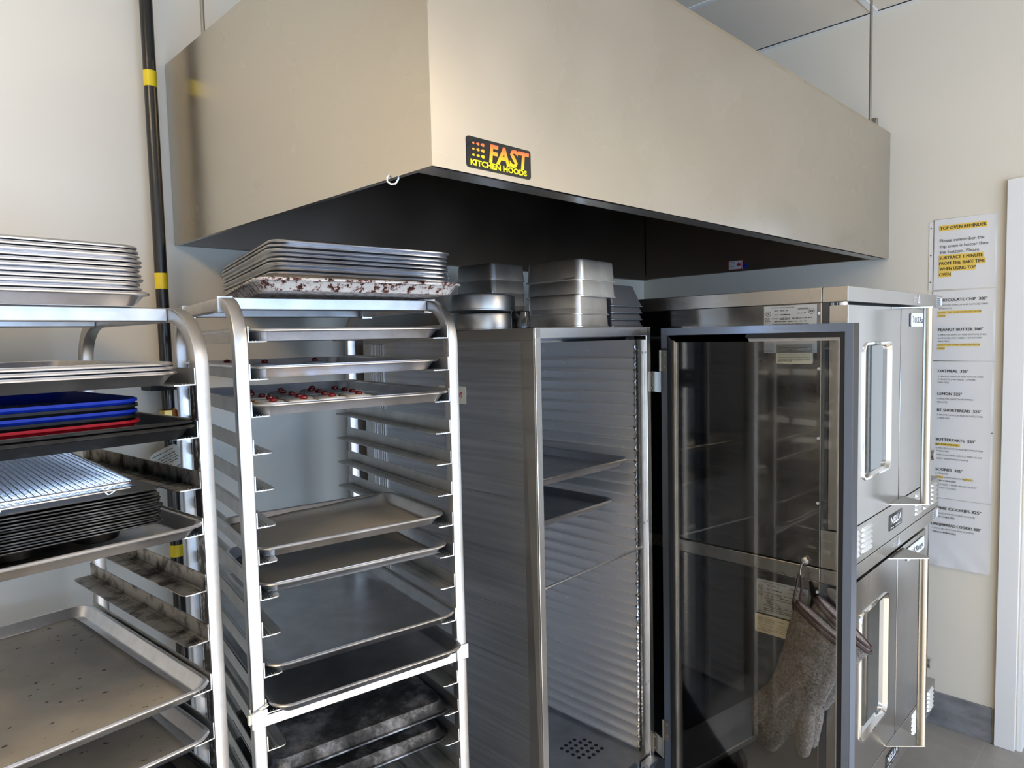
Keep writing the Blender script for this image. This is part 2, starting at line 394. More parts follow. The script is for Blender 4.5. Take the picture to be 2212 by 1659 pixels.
for i in range(5):
    x = HX+.05+i*.475; ft.box(x, x+.45, -.55, -.50, H0+.22, H0+.48)
    for k in range(9): ft.box(x+.03+k*.045, x+.045+k*.045, -.56, -.55, H0+.24, H0+.46)
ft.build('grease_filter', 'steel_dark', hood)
# fixing hook and bracket for rods
hk = hp(); hk.tube([(HX-.001, -1.100, 1.956), (HX-.006, -1.101, 1.951), (HX-.008, -1.104, 1.943), (HX-.004, -1.109, 1.938), (HX+.003, -1.113, 1.939), (HX+.007, -1.116, 1.946), (HX+.008, -1.117, 1.951)], .0017, 8)
o = hk.build('hook', 'white_trim', hood); o['label'] = 'small white wire hook on the lower edge'
# maker plate on the front
pl = hp(); bx0, bx1, bz0, bz1 = -2.362, -2.196, 1.9605, 2.0155
ring = [(bx0+.083+x, HY-.0005, (bz0+bz1)/2+y) for x, y, z in rr(.166, .055, .006, 4)]
pl.poly(ring, .0008, (0, -1, 0)); pl_o = pl.build('maker_plate', 'black_gloss', hood)
pl_o['label'] = 'black plate reading FAST KITCHEN HOODS in orange and yellow'
t = hp(); text(t, 'FAST', (bx0+.054, HY-.0019, 1.9775), (1, 0, 0), (0, 0, 1), .0315, .103, .035, .12); t.build('plate_lettering', 'grad', pl_o).location = (0, 0, 0)
t = hp(); text(t, 'KITCHEN HOODS', (bx0+.008, HY-.0019, 1.9655), (1, 0, 0), (0, 0, 1), .0098, .146, .045); t.build('plate_lettering', 'yellow_ink', pl_o)
t = hp()
for i in range(3):
    for j in range(3):
        cx_, cz_, s_ = bx0+.016+i*.0115, 1.9835+j*.0105, .0026+.0007*i
        pts = [(cx_+s_*math.cos(a)*(1.5 if math.cos(a) < 0 else 1), HY-.0019, cz_+s_*math.sin(a)*(.55+.45*math.cos(a/2)**2)) for a in [2*PI*k/12 for k in range(12)]]
        t.add(pts, [tuple(range(12))])
t.build('plate_dots', 'grad', pl_o)
# maple leaf sticker on inner right panel
st = hp(); st.box(-.0295, -.0285, -.586, -.514, 1.963, 2.007); st_o = st.build('country_sticker', 'white_label', hood); st_o['label'] = 'small white sticker with a red maple leaf'
t = hp(); Xs = -.0305
for a, b_ in (((-.514, -.516), (1.963, 2.007)), ((-.584, -.586), (1.963, 2.007)), ((-.514, -.586), (1.963, 1.965)), ((-.514, -.586), (2.005, 2.007))):
    t.box(Xs, Xs+.0008, min(a), max(a), min(b_), max(b_))
leaf = [(0, 1), (.18, .62), (.42, .75), (.34, .25), (.6, .42), (.68, .22), (1, .15), (.8, -.1), (.85, -.25), (.42, -.42), (.45, -.6), (.06, -.52), (.05, -1), (-.05, -1), (-.06, -.52), (-.45, -.6), (-.42, -.42), (-.85, -.25), (-.8, -.1), (-1, .15), (-.68, .22), (-.6, .42), (-.34, .25), (-.42, .75), (-.18, .62)]
t.add([(Xs, -.568+x*.0125, 1.986+z*.014) for x, z in leaf]+[(Xs, -.568, 1.986)], [(i, (i+1) % len(leaf), len(leaf)) for i in range(len(leaf))])
t.build('sticker_print', 'red_ink', st_o)
t = hp()
for i, s_ in enumerate(('MADE IN', 'CANADA', 'FABRIQUE', 'AU CANADA')):
    text(t, s_, (Xs, -.519, 1.998-i*.0085-(.003 if i > 1 else 0)), (0, -1, 0), (0, 0, 1), .0038, .026, .02)
t.build('sticker_print', 'ink', st_o)
sb = hp(); sb.box(-.0295, -.0285, -.612, -.592, 1.967, 1.987); o = sb.build('blue_sticker', 'blue', hood)

# hanging rods
for nm, (x, y), lab in (('hanger_rod', (-2.412, -.222), 'thin threaded steel rod from ceiling to hood beside the black pipe'), ('hanger_rod', (-.200, -1.208), 'thin threaded steel rod from ceiling to the right front corner of the hood')):
    r_ = thing(nm, lab, 'hanger rod', (x, y, H1+.01))
    q_ = MB(); q_.cyl((0, 0, 0), (0, 0, CH-H1-.01), .0052, 10); q_.build('rod', 'zinc', r_)
    q_ = MB(); q_.box(-.012, .05, -.015, .022, .0, .004); q_.box(.03, .05, -.015, .022, .004, .03); q_.cyl((0, 0, .004), (0, 0, .012), .010, 6); q_.build('bracket', 'zinc', r_, .001)
    q_ = MB(); q_.cyl((0, 0, CH-H1-.013), (0, 0, CH-H1-.0105), .016, 12); q_.build('ceiling_washer', 'backing', r_)

# ---------------------------------------------------------------- black gas pipe
PX, PY = -2.501, -.06
pp = thing('gas_pipe', 'black iron pipe with yellow tape bands running up the back wall', 'pipe', (PX, PY, 0))
MB().cyl((0, 0, .02), (0, 0, CH+.02), .0168, 24).build('pipe', 'black_paint', pp)
for z0, z1 in ((2.378, 2.421), (1.816, 1.861), (1.04, 1.075), (2.86, 2.90)):
    o = MB().cyl((0, 0, z0), (0, 0, z1), .0173, 24).build('tape_band', 'yellow_tape', pp); o['label'] = 'yellow tape band'
g = MB(); g.box(-.052, .022, -.026, .06, 1.528, 1.552); g.cyl((-.036, -.028, 1.54), (-.036, -.026, 1.54), .006, 10); g.build('pipe_clamp', 'black_plastic', pp, .002)
MB().lathe([(.0168, 1.40), (.026, 1.405), (.027, 1.44), (.024, 1.47), (.0168, 1.475)], n=8).build('valve_body', 'brass', pp)
MB().box(.020, .031, -.03, -.014, 1.44, 1.548).build('valve_lever', 'red_paint', pp, .002)
tg = thing('instruction_tag', 'tan paper tag with printed text hanging on the black pipe behind the left rack', 'tag', (-2.515, -.098, 1.31))
q_ = MB(Matrix.Rotation(R(-22), 4, 'Y')); ring = [(x, 0, y) for x, y, z in rr(.085, .115, .018, 5)]
q_.poly(ring, .001, (0, 1, 0)); q_.build('paper', 'tag', tg)
q_ = MB(Matrix.Rotation(R(-22), 4, 'Y'))
for i in range(12):
    z_ = .046-i*.0074-(.004 if i else 0)-(.004 if i > 5 else 0)
    if i == 6: text(q_, 'Please be sure to read the manual that', (-.034, -.0012, z_), (1, 0, 0), (0, 0, 1), .0038, .068, .01)
    elif i == 7: text(q_, 'accompanied your appliance(s).', (-.026, -.0012, z_), (1, 0, 0), (0, 0, 1), .0038, .052, .01)
    else: dashes(q_, (-.034+(.012 if i > 8 else 0), -.0012, z_), (1, 0, 0), (0, 0, 1), .066 if i not in (5, 11) else .045, .0034, i, .010)
q_.build('print', 'ink', tg)
q_ = MB(); q_.tube([(0, .03, .12), (-.004, .012, .09), (-.012, 0, .052)], .0009, 5); q_.build('string', 'ink', tg)
# ================================================================= RACKS
def sq(w, c=.004, n=2):
    pts = []
    for cx, cy, a0 in ((w-c, w-c, 0), (-w+c, w-c, 90), (-w+c, -w+c, 180), (w-c, -w+c, 270)):
        for i in range(n+1): a = R(a0+90*i/n); pts.append((cx+c*math.cos(a), cy+c*math.sin(a)))
    return pts
def make_rack(F, label, w, d, h, tube, mt, mrun, runners, rad, burnt=(), extras=None):
    """w,d outer sizes; open bun-pan rack: two bent side frames, cross beams, angle runners"""
    t = thing('sheet_pan_rack', label, 'sheet pan rack', F.p(0, 0, 0), F.a)
    W2, D2, c = w/2, d/2, tube/2
    for s in (-1, 1):
        x = s*(W2-c); path = [(x, -D2+c, .13)]; zt = h-c
        path += [(x, -D2+c, zt-rad-.3), (x, -D2+c, zt-rad)]
        for i in range(1, 13): a = R(180-90*i/12); path.append((x, -D2+c+rad+rad*math.cos(a), zt-rad+rad*math.sin(a)))
        for i in range(0, 13): a = R(90-90*i/12); path.append((x, D2-c-rad+rad*math.cos(a), zt-rad+rad*math.sin(a)))
        path += [(x, D2-c, .13)]
        MB().sweep(path, sq(c, .0035), (1, 0, 0)).build('side_frame', mt, t)
    yb = D2-c-rad
    for s in (-1, 1):
        y = s*(yb-.005)
        MB().box(-W2+tube, W2-tube, y-c, y+c, h-tube+.0005, h+.0005).build('top_beam', 'alu_beam', t, .0025)
        MB().box(-W2+tube, W2-tube, s*(D2-c)-c+.001, s*(D2-c)+c-.001, .16, .16+tube).build('base_beam', mt, t, .0025)
    for z in runners:
        for s in (-1, 1):
            k = MB(); xo = s*(W2-tube); xi = s*(W2-tube-.042); th = .0022
            y0, y1 = -D2+.002, D2-.002
            a_ = [(xo, y0, z), (xi+s*.012, y0, z), (xi+s*.004, y0+.003, z), (xi, y0+.014, z), (xi, y1-.014, z), (xi+s*.004, y1-.003, z), (xi+s*.012, y1, z), (xo, y1, z)]
            k.loft([[(p[0], p[1], z-th) for p in a_], [(p[0], p[1], z) for p in a_]])
            for q in (.010, .016, .022): k.box(min(xo-s*q, xo-s*(q+.001)), max(xo-s*q, xo-s*(q+.001)), y0+.004, y1-.004, z, z+.0012)
            k.box(min(xo, xo-s*th), max(xo, xo-s*th), y0, y1, z, z+.030)
            o = k.build('runner', 'runner_burnt' if z in burnt else mrun, t)
            if z in burnt: o['label'] = 'burnt and blackened runner'
    for sx in (-1, 1):
        for sy in (-1, 1):
            x, y = sx*(W2-c), sy*(D2-c)
            k = MB(); k.box(x-.022, x+.022, y-.016, y+.016, .105, .131)
            for s in (-1, 1): k.box(x+s*.016-.002, x+s*.016+.002, y-.014, y+.03, .045, .105)
            cs_ = k.build('caster', 'zinc', t, .001)
            MB().cyl((x-.012, y+.016, .05), (x+.012, y+.016, .05), .05, 24).build('caster_wheel', 'rubber', cs_)
    return t
R1Z = [1.582, 1.483, 1.387, 1.299, 1.190, 1.093, .997, .900, .803, .706, .609, .512, .415, .318]
R2Z = [1.659, 1.583, 1.508, 1.432, 1.357, 1.282, 1.207, 1.132, 1.055, .970, .893, .813, .740, .664, .588, .512, .436, .360, .284, .208]
D1, D2_ = .6126, .645
rack1 = make_rack(RK1, 'worn aluminium pan rack at the left edge, loaded with plastic trays and dark pans', .512, D1, 1.727, .027, 'alu_rack_old', 'alu_runner', R1Z, .10, (1.190, 1.093, 1.387))
rack2 = make_rack(RK2, 'aluminium pan rack in the middle holding iced biscuits and a stack of sheet pans', .512, D2_, 1.752, .0265, 'alu_rack', 'alu_runner', R2Z, .095)
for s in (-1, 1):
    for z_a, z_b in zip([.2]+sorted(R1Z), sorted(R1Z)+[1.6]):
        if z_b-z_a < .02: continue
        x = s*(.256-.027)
        o = MB().box(min(x, x-s*.0006), max(x, x-s*.0006), -D1/2+.002, -D1/2+.026, z_a+.031 if z_a > .25 else z_a, z_b-.003).build('residue_and_reflection', 'scorch_reflect', rack1)  # charred strip that also paints the dark reflections on the post side
# welded corner collars and mid-height cross bar of the middle rack
for s in (-1, 1):
    x = s*.243
    for y in (-.19, .19):
        k = MB(); k.box(x-.016, x+.016, y-.02, y+.008, 1.7525, 1.755); k.box(x-.016, x+.016, y-.02, y+.008, 1.7215, 1.7245); k.box(x-.016, x+.016, y-.0215, y-.02, 1.7215, 1.755)
        k.build('corner_clip', 'alu_rack', rack2, .001)
    MB().box(x-.0165, x+.0165, -.326, -.290, .868, .905).build('post_sleeve', 'alu_rack', rack2, .001)
MB().box(-.228, .228, -.3215, -.312, .866, .889).build('cross_bar', 'alu_rack', rack2, .001)
k = MB(); k.tube([(-.262, -.327, .915), (-.262, -.3275, .900), (-.226, -.3275, .912), (-.226, -.29, .914)], .0016, 6); k.tube([(-.263, -.326, .903), (-.264, -.33, .885)], .004, 6)
o = k.build('rubber_band', 'cream_label', rack2); o['label'] = 'tan elastic band knotted round the left post'

# ---------------------------------------------------------------- pans
PAN_CACHE = {}
def pan_mesh(w=.457, l=.66, m='pan', h=.025):
    k = (w, l, m, h)
    if k not in PAN_CACHE:
        q = MB()
        rloft(q, w, l, [(.055, .0014, .02), (.0245, .0014, .022), (.0205, .004, .026), (.0095, h-.0015, .034), (.0070, h+.0002, .036), (.0040, h+.0010, .038),
                        (.0012, h-.0004, .040), (0, h-.0026, .040), (.0010, h-.0048, .040), (.0038, h-.0060, .038), (.0075, h-.0056, .036), (.0105, h-.0075, .034), (.0215, .003, .026), (.0245, 0, .022)])
        me = q.mesh('sheet_pan'); me.materials.append(M[m]); PAN_CACHE[k] = me
    return PAN_CACHE[k]
def pan(F, x, y, z, label, m='pan', w=.457, l=.66, rz=0., group=None, flip=False, h=.025, name='sheet_pan', rx=0., ry=0.):
    o = link(name, pan_mesh(w, l, m, h)); F.put(o, x, y, z + (h if flip else 0), rz, rx + (PI if flip else 0), ry)
    return tag(o, label, 'baking pan', group)
ORD = ['topmost', 'second from the top', 'third from the top', 'fourth from the top', 'fifth from the top', 'sixth from the top', 'seventh from the top', 'eighth from the top', 'ninth from the top', 'tenth from the top', 'eleventh from the top', 'twelfth from the top', 'thirteenth from the top', 'fourteenth from the top']
# rack 1: eleven pans on its top
jit = [0.002, .004, -.001, .003, .002, -.002, .001, .004, -.002, .001, .006]
for i in range(11):
    lab = ORD[10-i] if i else 'bottom'
    pan(RK1, -.052+jit[10-i]*(1 if i else 1.6)+(.004 if i == 0 else 0)-(.006 if i > 8 else 0), .075+jit[i]*.8, 1.7280+i*.0083, 'silver sheet pan, %s of the stack on top of the left rack' % lab, 'pan', group='sheet pans stacked on the left rack', rz=jit[i]*60)
for i in range(3):
    pan(RK1, -.020-(i*.003), .02, R1Z[0]+.0002+i*.0085, 'silver sheet pan, %s of three nested under the top of the left rack' % ('bottom', 'middle', 'top')[i], group='three nested pans in the left rack', rz=(0, .3, -.4)[i])
for i in range(2):
    pan(RK1, 0, .004+i*.004, R1Z[1]+.0002+i*.0085, 'blackened sheet pan, %s of two under the coloured plastic trays' % ('lower', 'upper')[i], 'black_pan', group='blackened pans under the plastic trays')
# plastic trays
def tray_mesh(m):
    q = MB(); rloft(q, .40, .46, [(.05, .0025, .03), (.022, .0025, .035), (.008, .016, .045), (.006, .0245, .045), (.0, .0255, .048), (-.0005, .0205, .048), (.004, .0190, .045), (.009, .012, .044), (.024, 0, .035)], 7)
    for s in (-1, 1): q.box(s*.2-.0015, s*.2+.0025, -.17, .17, .017, .0262)
    me = q.mesh('serving_tray'); me.materials.append(M[m]); return me
TM = {m: tray_mesh(m) for m in ('blue', 'black_plastic', 'red')}
TZ = R1Z[1]+.0105
for i, (m, lab) in enumerate((('red', 'red plastic serving tray, bottom of the tray stack on the left rack'), ('black_plastic', 'black plastic serving tray resting directly on the red tray'), ('blue', 'blue plastic serving tray in the middle of the tray stack on the left rack'), ('black_plastic', 'black plastic serving tray between the two blue trays'), ('blue', 'blue plastic serving tray, topmost of the tray stack on the left rack'))):
    o = link('serving_tray', TM[m]); RK1.put(o, -.033+(.002 if i == 0 else 0), -.005, TZ+i*.0098, (0, .4, -.3, .2, 0)[i]); tag(o, lab, 'serving tray', 'plastic trays on the left rack')
# rack 1 runner 4: silver pan with nested muffin pans and two cooling grids
pan(RK1, 0, -.004, R1Z[3]+.0003, 'silver sheet pan under the stack of dark muffin pans', 'pan')
def muffin_mesh():
    q = MB(); rloft(q, .43, .56, [(.05, .0285, .02), (.012, .0285, .02), (.005, .0288, .022), (.0012, .0296, .024), (0, .0284, .025), (.0012, .0272, .024), (.005, .0276, .022), (.012, .0276, .02)], 5)
    for i in range(3):
        for j in range(4):
            q.lathe([(.043, .0275), (.036, .002), (.032, 0)], ((i-1)*.125, (j-1.5)*.128), 20)
    me = q.mesh('muffin_pan'); me.materials.append(M['dark_pan']); me.materials.append(M['darksteel_pan'])
    for p in me.polygons:
        if all(me.vertices[v].co.z > .0258 and max(abs(me.vertices[v].co.x)/.215, abs(me.vertices[v].co.y)/.28) > .978 for v in p.vertices): p.material_index = 1
    return me
MM = muffin_mesh()
mz = R1Z[3]+.0022
for i in range(13):
    o = link('muffin_pan', MM); RK1.put(o, -.045+random.uniform(-.003, .003)-(.004 if i > 8 else 0), -.012+random.uniform(-.002, .002), mz+.006+i*(.0048 if i < 9 else .006)-(0 if i < 9 else .0108), random.uniform(-.7, .7))
    tag(o, 'dark metal muffin pan, %s of the stack on the left rack' % (ORD[12-i] if i else 'bottom'), 'muffin pan', 'dark muffin pans stacked on the left rack')
def grid_mesh():
    q = MB(); w, l = .40, .52
    q.tube([(x, y, 0) for x, y, z in rr(w, l, .012, 3)], .0021, 6, True)
    q.tube([(0, -l/2, -.003), (0, l/2, -.003)], .0018, 5)
    n = 42
    for i in range(1, n): x = -w/2+w*i/n; q.tube([(x, -l/2, .0012), (x, l/2, .0012)], .00105, 4)
    n = 40
    for i in range(1, n): y = -l/2+l*i/n; q.tube([(-w/2, y, -.0008), (w/2, y, -.0008)], .00105, 4)
    for sx in (-1, 1):
        for sy in (-1, 1): q.tube([(sx*.15, sy*l/2*.98, 0), (sx*.155, sy*l/2*.985, -.007), (sx*.16, sy*l/2*.98, -.007), (sx*.17, sy*l/2*.98, 0)], .0015, 5)
    me = q.mesh('cooling_grid'); me.materials.append(M['wire']); return me
GM = grid_mesh(); gz = mz+.006+13*.0048+.03+.0035
for i, (dx, dz, a, ry, lab) in enumerate(((-.083, .0, 1., 0, 'bright wire cooling grid, lower of two lying on the dark muffin pans'), (-.062, .0265, -6., -1.2, 'bright wire cooling grid, upper of two lying on the dark muffin pans'))):
    o = link('cooling_grid', GM); RK1.put(o, dx, -.03, gz+dz-.0175*i+.004, a, 0, R(ry)); tag(o, lab, 'cooling rack', 'wire cooling grids')
# rack 1 lower pans with parchment
def sheet(F, x, y, z, w, l, rz, m, label, curl=0., seed=1):
    rnd = random.Random(seed); q = MB(); nx, ny = 26, 34; vs = []
    ph = [rnd.uniform(0, 6) for _ in range(4)]
    for j in range(ny+1):
        for i in range(nx+1):
            u, v = i/nx, j/ny; X, Y = (u-.5)*w, (v-.5)*l
            zz = .0012+.0012*math.sin(u*7+ph[0])*math.sin(v*5+ph[1])+.0008*math.sin(u*17+v*9+ph[2])
            if curl: zz += curl*max(0, (v-.86)/.14)**2*(.35+.65*u) + curl*.4*max(0, (u-.9)/.1)**2*max(0, v-.3)
            vs.append((X, Y, max(.0004, zz)))
    q.add(vs, [(j*(nx+1)+i, j*(nx+1)+i+1, (j+1)*(nx+1)+i+1, (j+1)*(nx+1)+i) for j in range(ny) for i in range(nx)])
    o = q.build('parchment_sheet', m, None, smooth=180)
    so = o.modifiers.new('paper', 'SOLIDIFY'); so.thickness = .0003
    F.put(o, x, y, z, rz); return tag(o, label, 'parchment paper')
pan(RK1, -.006, -.008, R1Z[6]+.0003, 'silver sheet pan with crumb-flecked brown parchment, sixth slot level of the left rack', 'pan')
sheet(RK1, -.014, -.006, R1Z[6]+.0022, .40, .60, .5, 'parch', 'used brown parchment sheet with burnt crumbs in the large pan of the left rack', 0, 3)
pan(RK1, -.010, -.008, R1Z[7]+.0003, 'silver sheet pan with parchment, lowest in view on the left rack', 'pan')
sheet(RK1, -.016, -.006, R1Z[7]+.0022, .40, .60, -1, 'parch', 'used parchment in the lowest visible pan of the left rack', 0, 9)
pan(RK1, -.004, .0, R1Z[8]+.0003, 'dark sheet pan at the bottom left corner of the photo', 'black_pan')

# rack 2
DP = pan(RK2, .055, -.0375, 1.7615, 'burnt sheet pan with flaking white and rust-red rim on the middle rack', 'dirty', rz=-7.5, rx=R(.45), ry=R(.7))
for i in range(8):
    lab = ORD[7-i] if i else 'bottom'
    pan(RK2, .1135+jit[i]*.9, .140+jit[(i+3) % 8]*.9, 1.7835+i*.0103, 'silver sheet pan, %s of the stack on the burnt pan' % lab, group='sheet pans stacked on the middle rack', rz=-3.8+jit[i]*50, rx=R(-.35), ry=R(1.3))
pan(RK2, -.002, .006, R2Z[0]+.0003, 'clean silver sheet pan in the top slot of the middle rack', 'pan')
pan(RK2, -.006, .022, R2Z[1]+.0003, 'silver sheet pan in the second slot of the middle rack, few biscuits at the back', 'pan', rz=.4)
pan(RK2, .002, -.012, R2Z[2]+.0003, 'silver sheet pan carrying the crowd of iced cherry biscuits', 'pan', rz=-.4)
pan(RK2, -.004, -.145, R2Z[6]+.0003, 'half-size sheet pan lined with curling parchment, upper of the two', 'pan', l=.33)
sheet(RK2, -.008, -.142, R2Z[6]+.0022, .405, .285, .6, 'parch2', 'parchment sheet curling up at the back of the upper half-size pan', .022, 5)
pan(RK2, .0, -.150, R2Z[7]+.0003, 'half-size sheet pan lined with flat parchment, lower of the two', 'pan', l=.33)
sheet(RK2, .0, -.150, R2Z[7]+.0022, .41, .29, -.4, 'parch2', 'flat parchment sheet in the lower half-size pan', .004, 6)
pan(RK2, .0, -.012, R2Z[9]+.0003, 'empty dull silver sheet pan below the two parchment pans', 'pan_dull', rz=.3)
pan(RK2, .002, -.036, R2Z[10]+.0003, 'empty dark silver sheet pan pulled forward over the cross bar', 'pan_dull', rz=.5)
pan(RK2, -.002, -.150, R2Z[12]+.0003, 'charred half-size pan turned upside down, upper of the two', 'dirty_dark', l=.33, flip=True)
pan(RK2, -.002, -.135, R2Z[13]+.0003, 'charred pan turned upside down at the bottom of the middle rack', 'dirty_dark', l=.33, flip=True)

# iced biscuits
def make_biscuit():
    t = thing('iced_biscuit', '', 'biscuit', group='iced cherry biscuits')
    n = 48
    def disc(z0, z1):
        q = MB(); rg = []
        for z, s in ((z0, .96), (z0+.001, 1), (z1-.001, 1), (z1, .96)):
            rg.append([((.0325+.0009*math.cos(14*a))*s*math.cos(a), (.0325+.0009*math.cos(14*a))*s*math.sin(a), z) for a in [2*PI*i/n for i in range(n)]])
        return q.loft(rg)
    disc(0, .0060).build('lower_biscuit', 'biscuit', t)
    MB().lathe([(.0305, .0058), (.0315, .0070), (.0305, .0082)], n=28).build('jam', 'jam', t)
    disc(.0080, .0142).build('upper_biscuit', 'biscuit', t)
    MB().lathe([(.0300, .0138), (.0308, .0152), (.0300, .0172), (.0270, .0188), (.020, .0198), (.008, .0203)], n=32).build('icing', 'icing', t)
    MB().lathe([(.0068, .0198), (.0086, .0228), (.0078, .0262), (.0046, .0284), (.0008, .0288)], n=14).build('cherry', 'cherry', t)
    return t
bis = make_biscuit(); KIDS[bis.name] = [x for x in bpy.data.objects if x.parent == bis]
bz = R2Z[2]+.0018
spots = [(.030, -.245, 'front right end biscuit of the cluster, largest in view'), (-.035, -.262, 'biscuit just left of the front right end one'),
         (-.105, -.275, 'front row biscuit below the pan rim, third from the right'), (-.172, -.280, 'front row biscuit nearest the left post, white icing filling the corner'),
         (.045, -.175, 'second row biscuit at the right end'), (-.028, -.190, 'second row biscuit with its cherry off centre'), (-.095, -.202, 'second row biscuit in the middle with bright cherry'), (-.165, -.210, 'second row biscuit partly behind the left post'),
         (.055, -.102, 'third row biscuit at the right end'), (-.015, -.115, 'third row biscuit resting in the middle'), (-.085, -.128, 'third row biscuit left of the middle'), (-.155, -.135, 'third row biscuit at the left, behind the post'),
         (.060, -.028, 'fourth row biscuit at the right end, seen above the others'), (-.010, -.040, 'fourth row biscuit in the middle'), (-.082, -.052, 'fourth row biscuit towards the left'), (-.160, -.050, 'fourth row biscuit at far left near the pan wall'),
         (.020, .040, 'back row biscuit at the right'), (-.060, .030, 'back row biscuit in the middle'), (-.135, .035, 'back row biscuit at the left, small and shaded')]
c0, s0 = math.cos(RK2.a), math.sin(RK2.a)
for i, (x, y, lab) in enumerate(spots):
    o = bis if i == 0 else copy_tree(bis)
    RK2.put(o, x+random.uniform(-.004, .004), y+random.uniform(-.004, .004), bz+.0022, random.uniform(0, 360), R(random.uniform(-3, 5)), R(random.uniform(-3, 3))); o['label'] = 'iced cherry biscuit, '+lab
for x, y, lab in ((.04, .06, 'seen over the rim of the second slot pan, right'), (-.10, .03, 'seen over the rim of the second slot pan, middle'), (-.15, .20, 'at the left back of the second slot pan')):
    o = copy_tree(bis); RK2.put(o, x, y, R2Z[1]+.002, 20); o['label'] = 'iced biscuit with a cherry '+lab

# ================================================================= ENCLOSED CABINET
cw, cd, ch = .530, .770, 1.679
cab = thing('pan_cabinet', 'tall enclosed aluminium pan cabinet with its clear door swung open', 'cabinet', CAB.p(0, 0, 0), CAB.a)
bt = .17
# left skin: stacked horizontal extrusions with seams
q = MB(); zs = [bt, .47, .62, .77, .92, 1.071, 1.226, 1.376, 1.525, 1.640]
for a, b_ in zip(zs, zs[1:]): q.box(.004, .008, .046, cd-.05, a+.0008, b_-.0008)
q.box(.0055, .0095, .04, cd-.04, bt, 1.65)
q.build('side_panel', 'alu_cab', cab)
q = MB()
for a, b_ in zip(zs, zs[1:]): q.box(cw-.008, cw-.004, .02, cd-.02, a+.0008, b_-.0008)
q.build('side_panel', 'alu_cab', cab)
q = MB(); q.box(0, .012, 0, .046, bt-.02, 1.675); q.box(0, .022, 0, .005, bt-.02, 1.675); o = q.build('front_post', 'alu_post', cab, .002)
q = MB(); q.box(.0005, .0215, -.004, .0004, bt, 1.677); q.build('front_trim', 'polished', cab, .001)
q = MB(); q.box(cw-.022, cw, -.004, .046, bt-.02, 1.677); q.build('front_post', 'polished', cab, .0015)
q = MB(); q.box(cw-.040, cw-.0225, .006, .012, bt, 1.64)
for z in (1.60, 1.07, .55): q.cyl((cw-.033, .006, z), (cw-.033, .003, z), .0035, 8)
q.build('inner_flange', 'alu_runner', cab)
q = MB(); q.box(0, .03, cd-.045, cd, bt, 1.645)
for yy in (cd-.046, cd-.06, cd-.082, cd-.092, cd-.104): q.box(.001, .004, yy-.006, yy, bt, 1.643)
q.build('rear_post', 'alu_rack', cab, .001)
q = MB(); q.box(0, cw, 0, cd, 1.646, ch); q.build('top_frame', 'alu_post', cab, .002)
q = MB(); q.box(.0, cw, -.004, .0, 1.652, ch); q.build('top_rail', 'polished', cab, .001)
q = MB(); q.box(.022, cw-.022, -.002, .004, 1.641, 1.652); q.build('top_rail', 'chrome', cab)
q = MB(); q.box(.02, cw-.02, cd-.012, cd-.004, bt, 1.64); q.build('back_panel', 'alu_cab', cab)
# corrugated inner walls with ledges
for s, xw in ((1, cw-.030), (-1, .030)):
    q = MB(); prof = []; z = .335; p = .0357
    while z < 1.615:
        prof += [(xw, z), (xw-s*.013, z+.0005), (xw-s*.0135, z-.0015), (xw-s*.004, z-.0085), (xw, z-.0095)][::1]
        z += p
    prof = [(xw, .30)]; z = .335
    while z < 1.615:
        prof += [(xw, z-.0105), (xw-s*.012, z-.002), (xw-s*.013, z), (xw, z+.0005)]; z += p
    prof += [(xw, 1.641)]
    q.loft([[(x, y, zz) for x, zz in prof] for y in (.034, cd-.012)], False, False, False)
    q.build('ledge_wall', 'alu_cab_in', cab, smooth=20)
q = MB(); pts = []; rad = []
for i in range(260):
    z = .33+i*.005; pts.append((cw-.0315+.0014*math.sin(i*1.7), .033+.001*math.sin(i*2.3), z)); rad.append(.0034+.0011*math.sin(i*2.9)+.0016*max(0, math.sin(z/.0357*2*PI))**6)
q.tube(pts, rad, 6); q.build('weld_seam', 'polished', cab)
# floor plate with vent holes
q = MB(); q.box(.02, cw-.02, .004, cd-.01, bt+.0, .322); q.build('floor_plate', 'dirty_dark' if False else 'pan_dull', cab)
for i in range(5):
    for j in range(5):
        if (i, j) == (0, 0) or (i, j) == (4, 4): continue
        MB().lathe([(.0062, .3221), (.0062, .3226)], (.335+i*.022, .125+j*.024), 14).build('vent_hole', 'black_plastic', cab)
q = MB(); q.tube([(.022, .004, .992), (cw-.03, .012, .992), (cw-.022, .012, .992)], .0042, 8); q.build('retaining_bar', 'alu_rack', cab)
q = MB(); q.box(cw-.07, cw-.018, -.03, -.004, .300, .312); q.box(cw-.07, cw-.018, -.004, 0, .27, .312); q.build('door_stop', 'alu_rack', cab, .001)
o = MB().box(.0026, .0036, .268, .385, 1.470, 1.520).build('warning_sticker', 'cream_label', cab); o['label'] = 'pale sticker with red letters HOT'
q = MB(); text(q, 'HOT', (.0023, .318, 1.488), (0, -1, 0), (0, 0, 1), .014, .036, .03); q.build('sticker_print', 'red_ink', o)
for sx in (.05, cw-.05):
    for sy in (.06, cd-.06):
        k = MB(); k.box(sx-.03, sx+.03, sy-.03, sy+.03, .140, .150)
        for s in (-1, 1): k.box(sx+s*.018-.002, sx+s*.018+.002, sy-.015, sy+.03, .055, .140)
        c_ = k.build('caster', 'zinc', cab); MB().cyl((sx-.014, sy+.015, .06), (sx+.014, sy+.015, .06), .06, 24).build('caster_wheel', 'rubber', c_)
MB().box(0, cw, 0, cd, .150, bt).build('base_frame', 'alu_post', cab, .002)
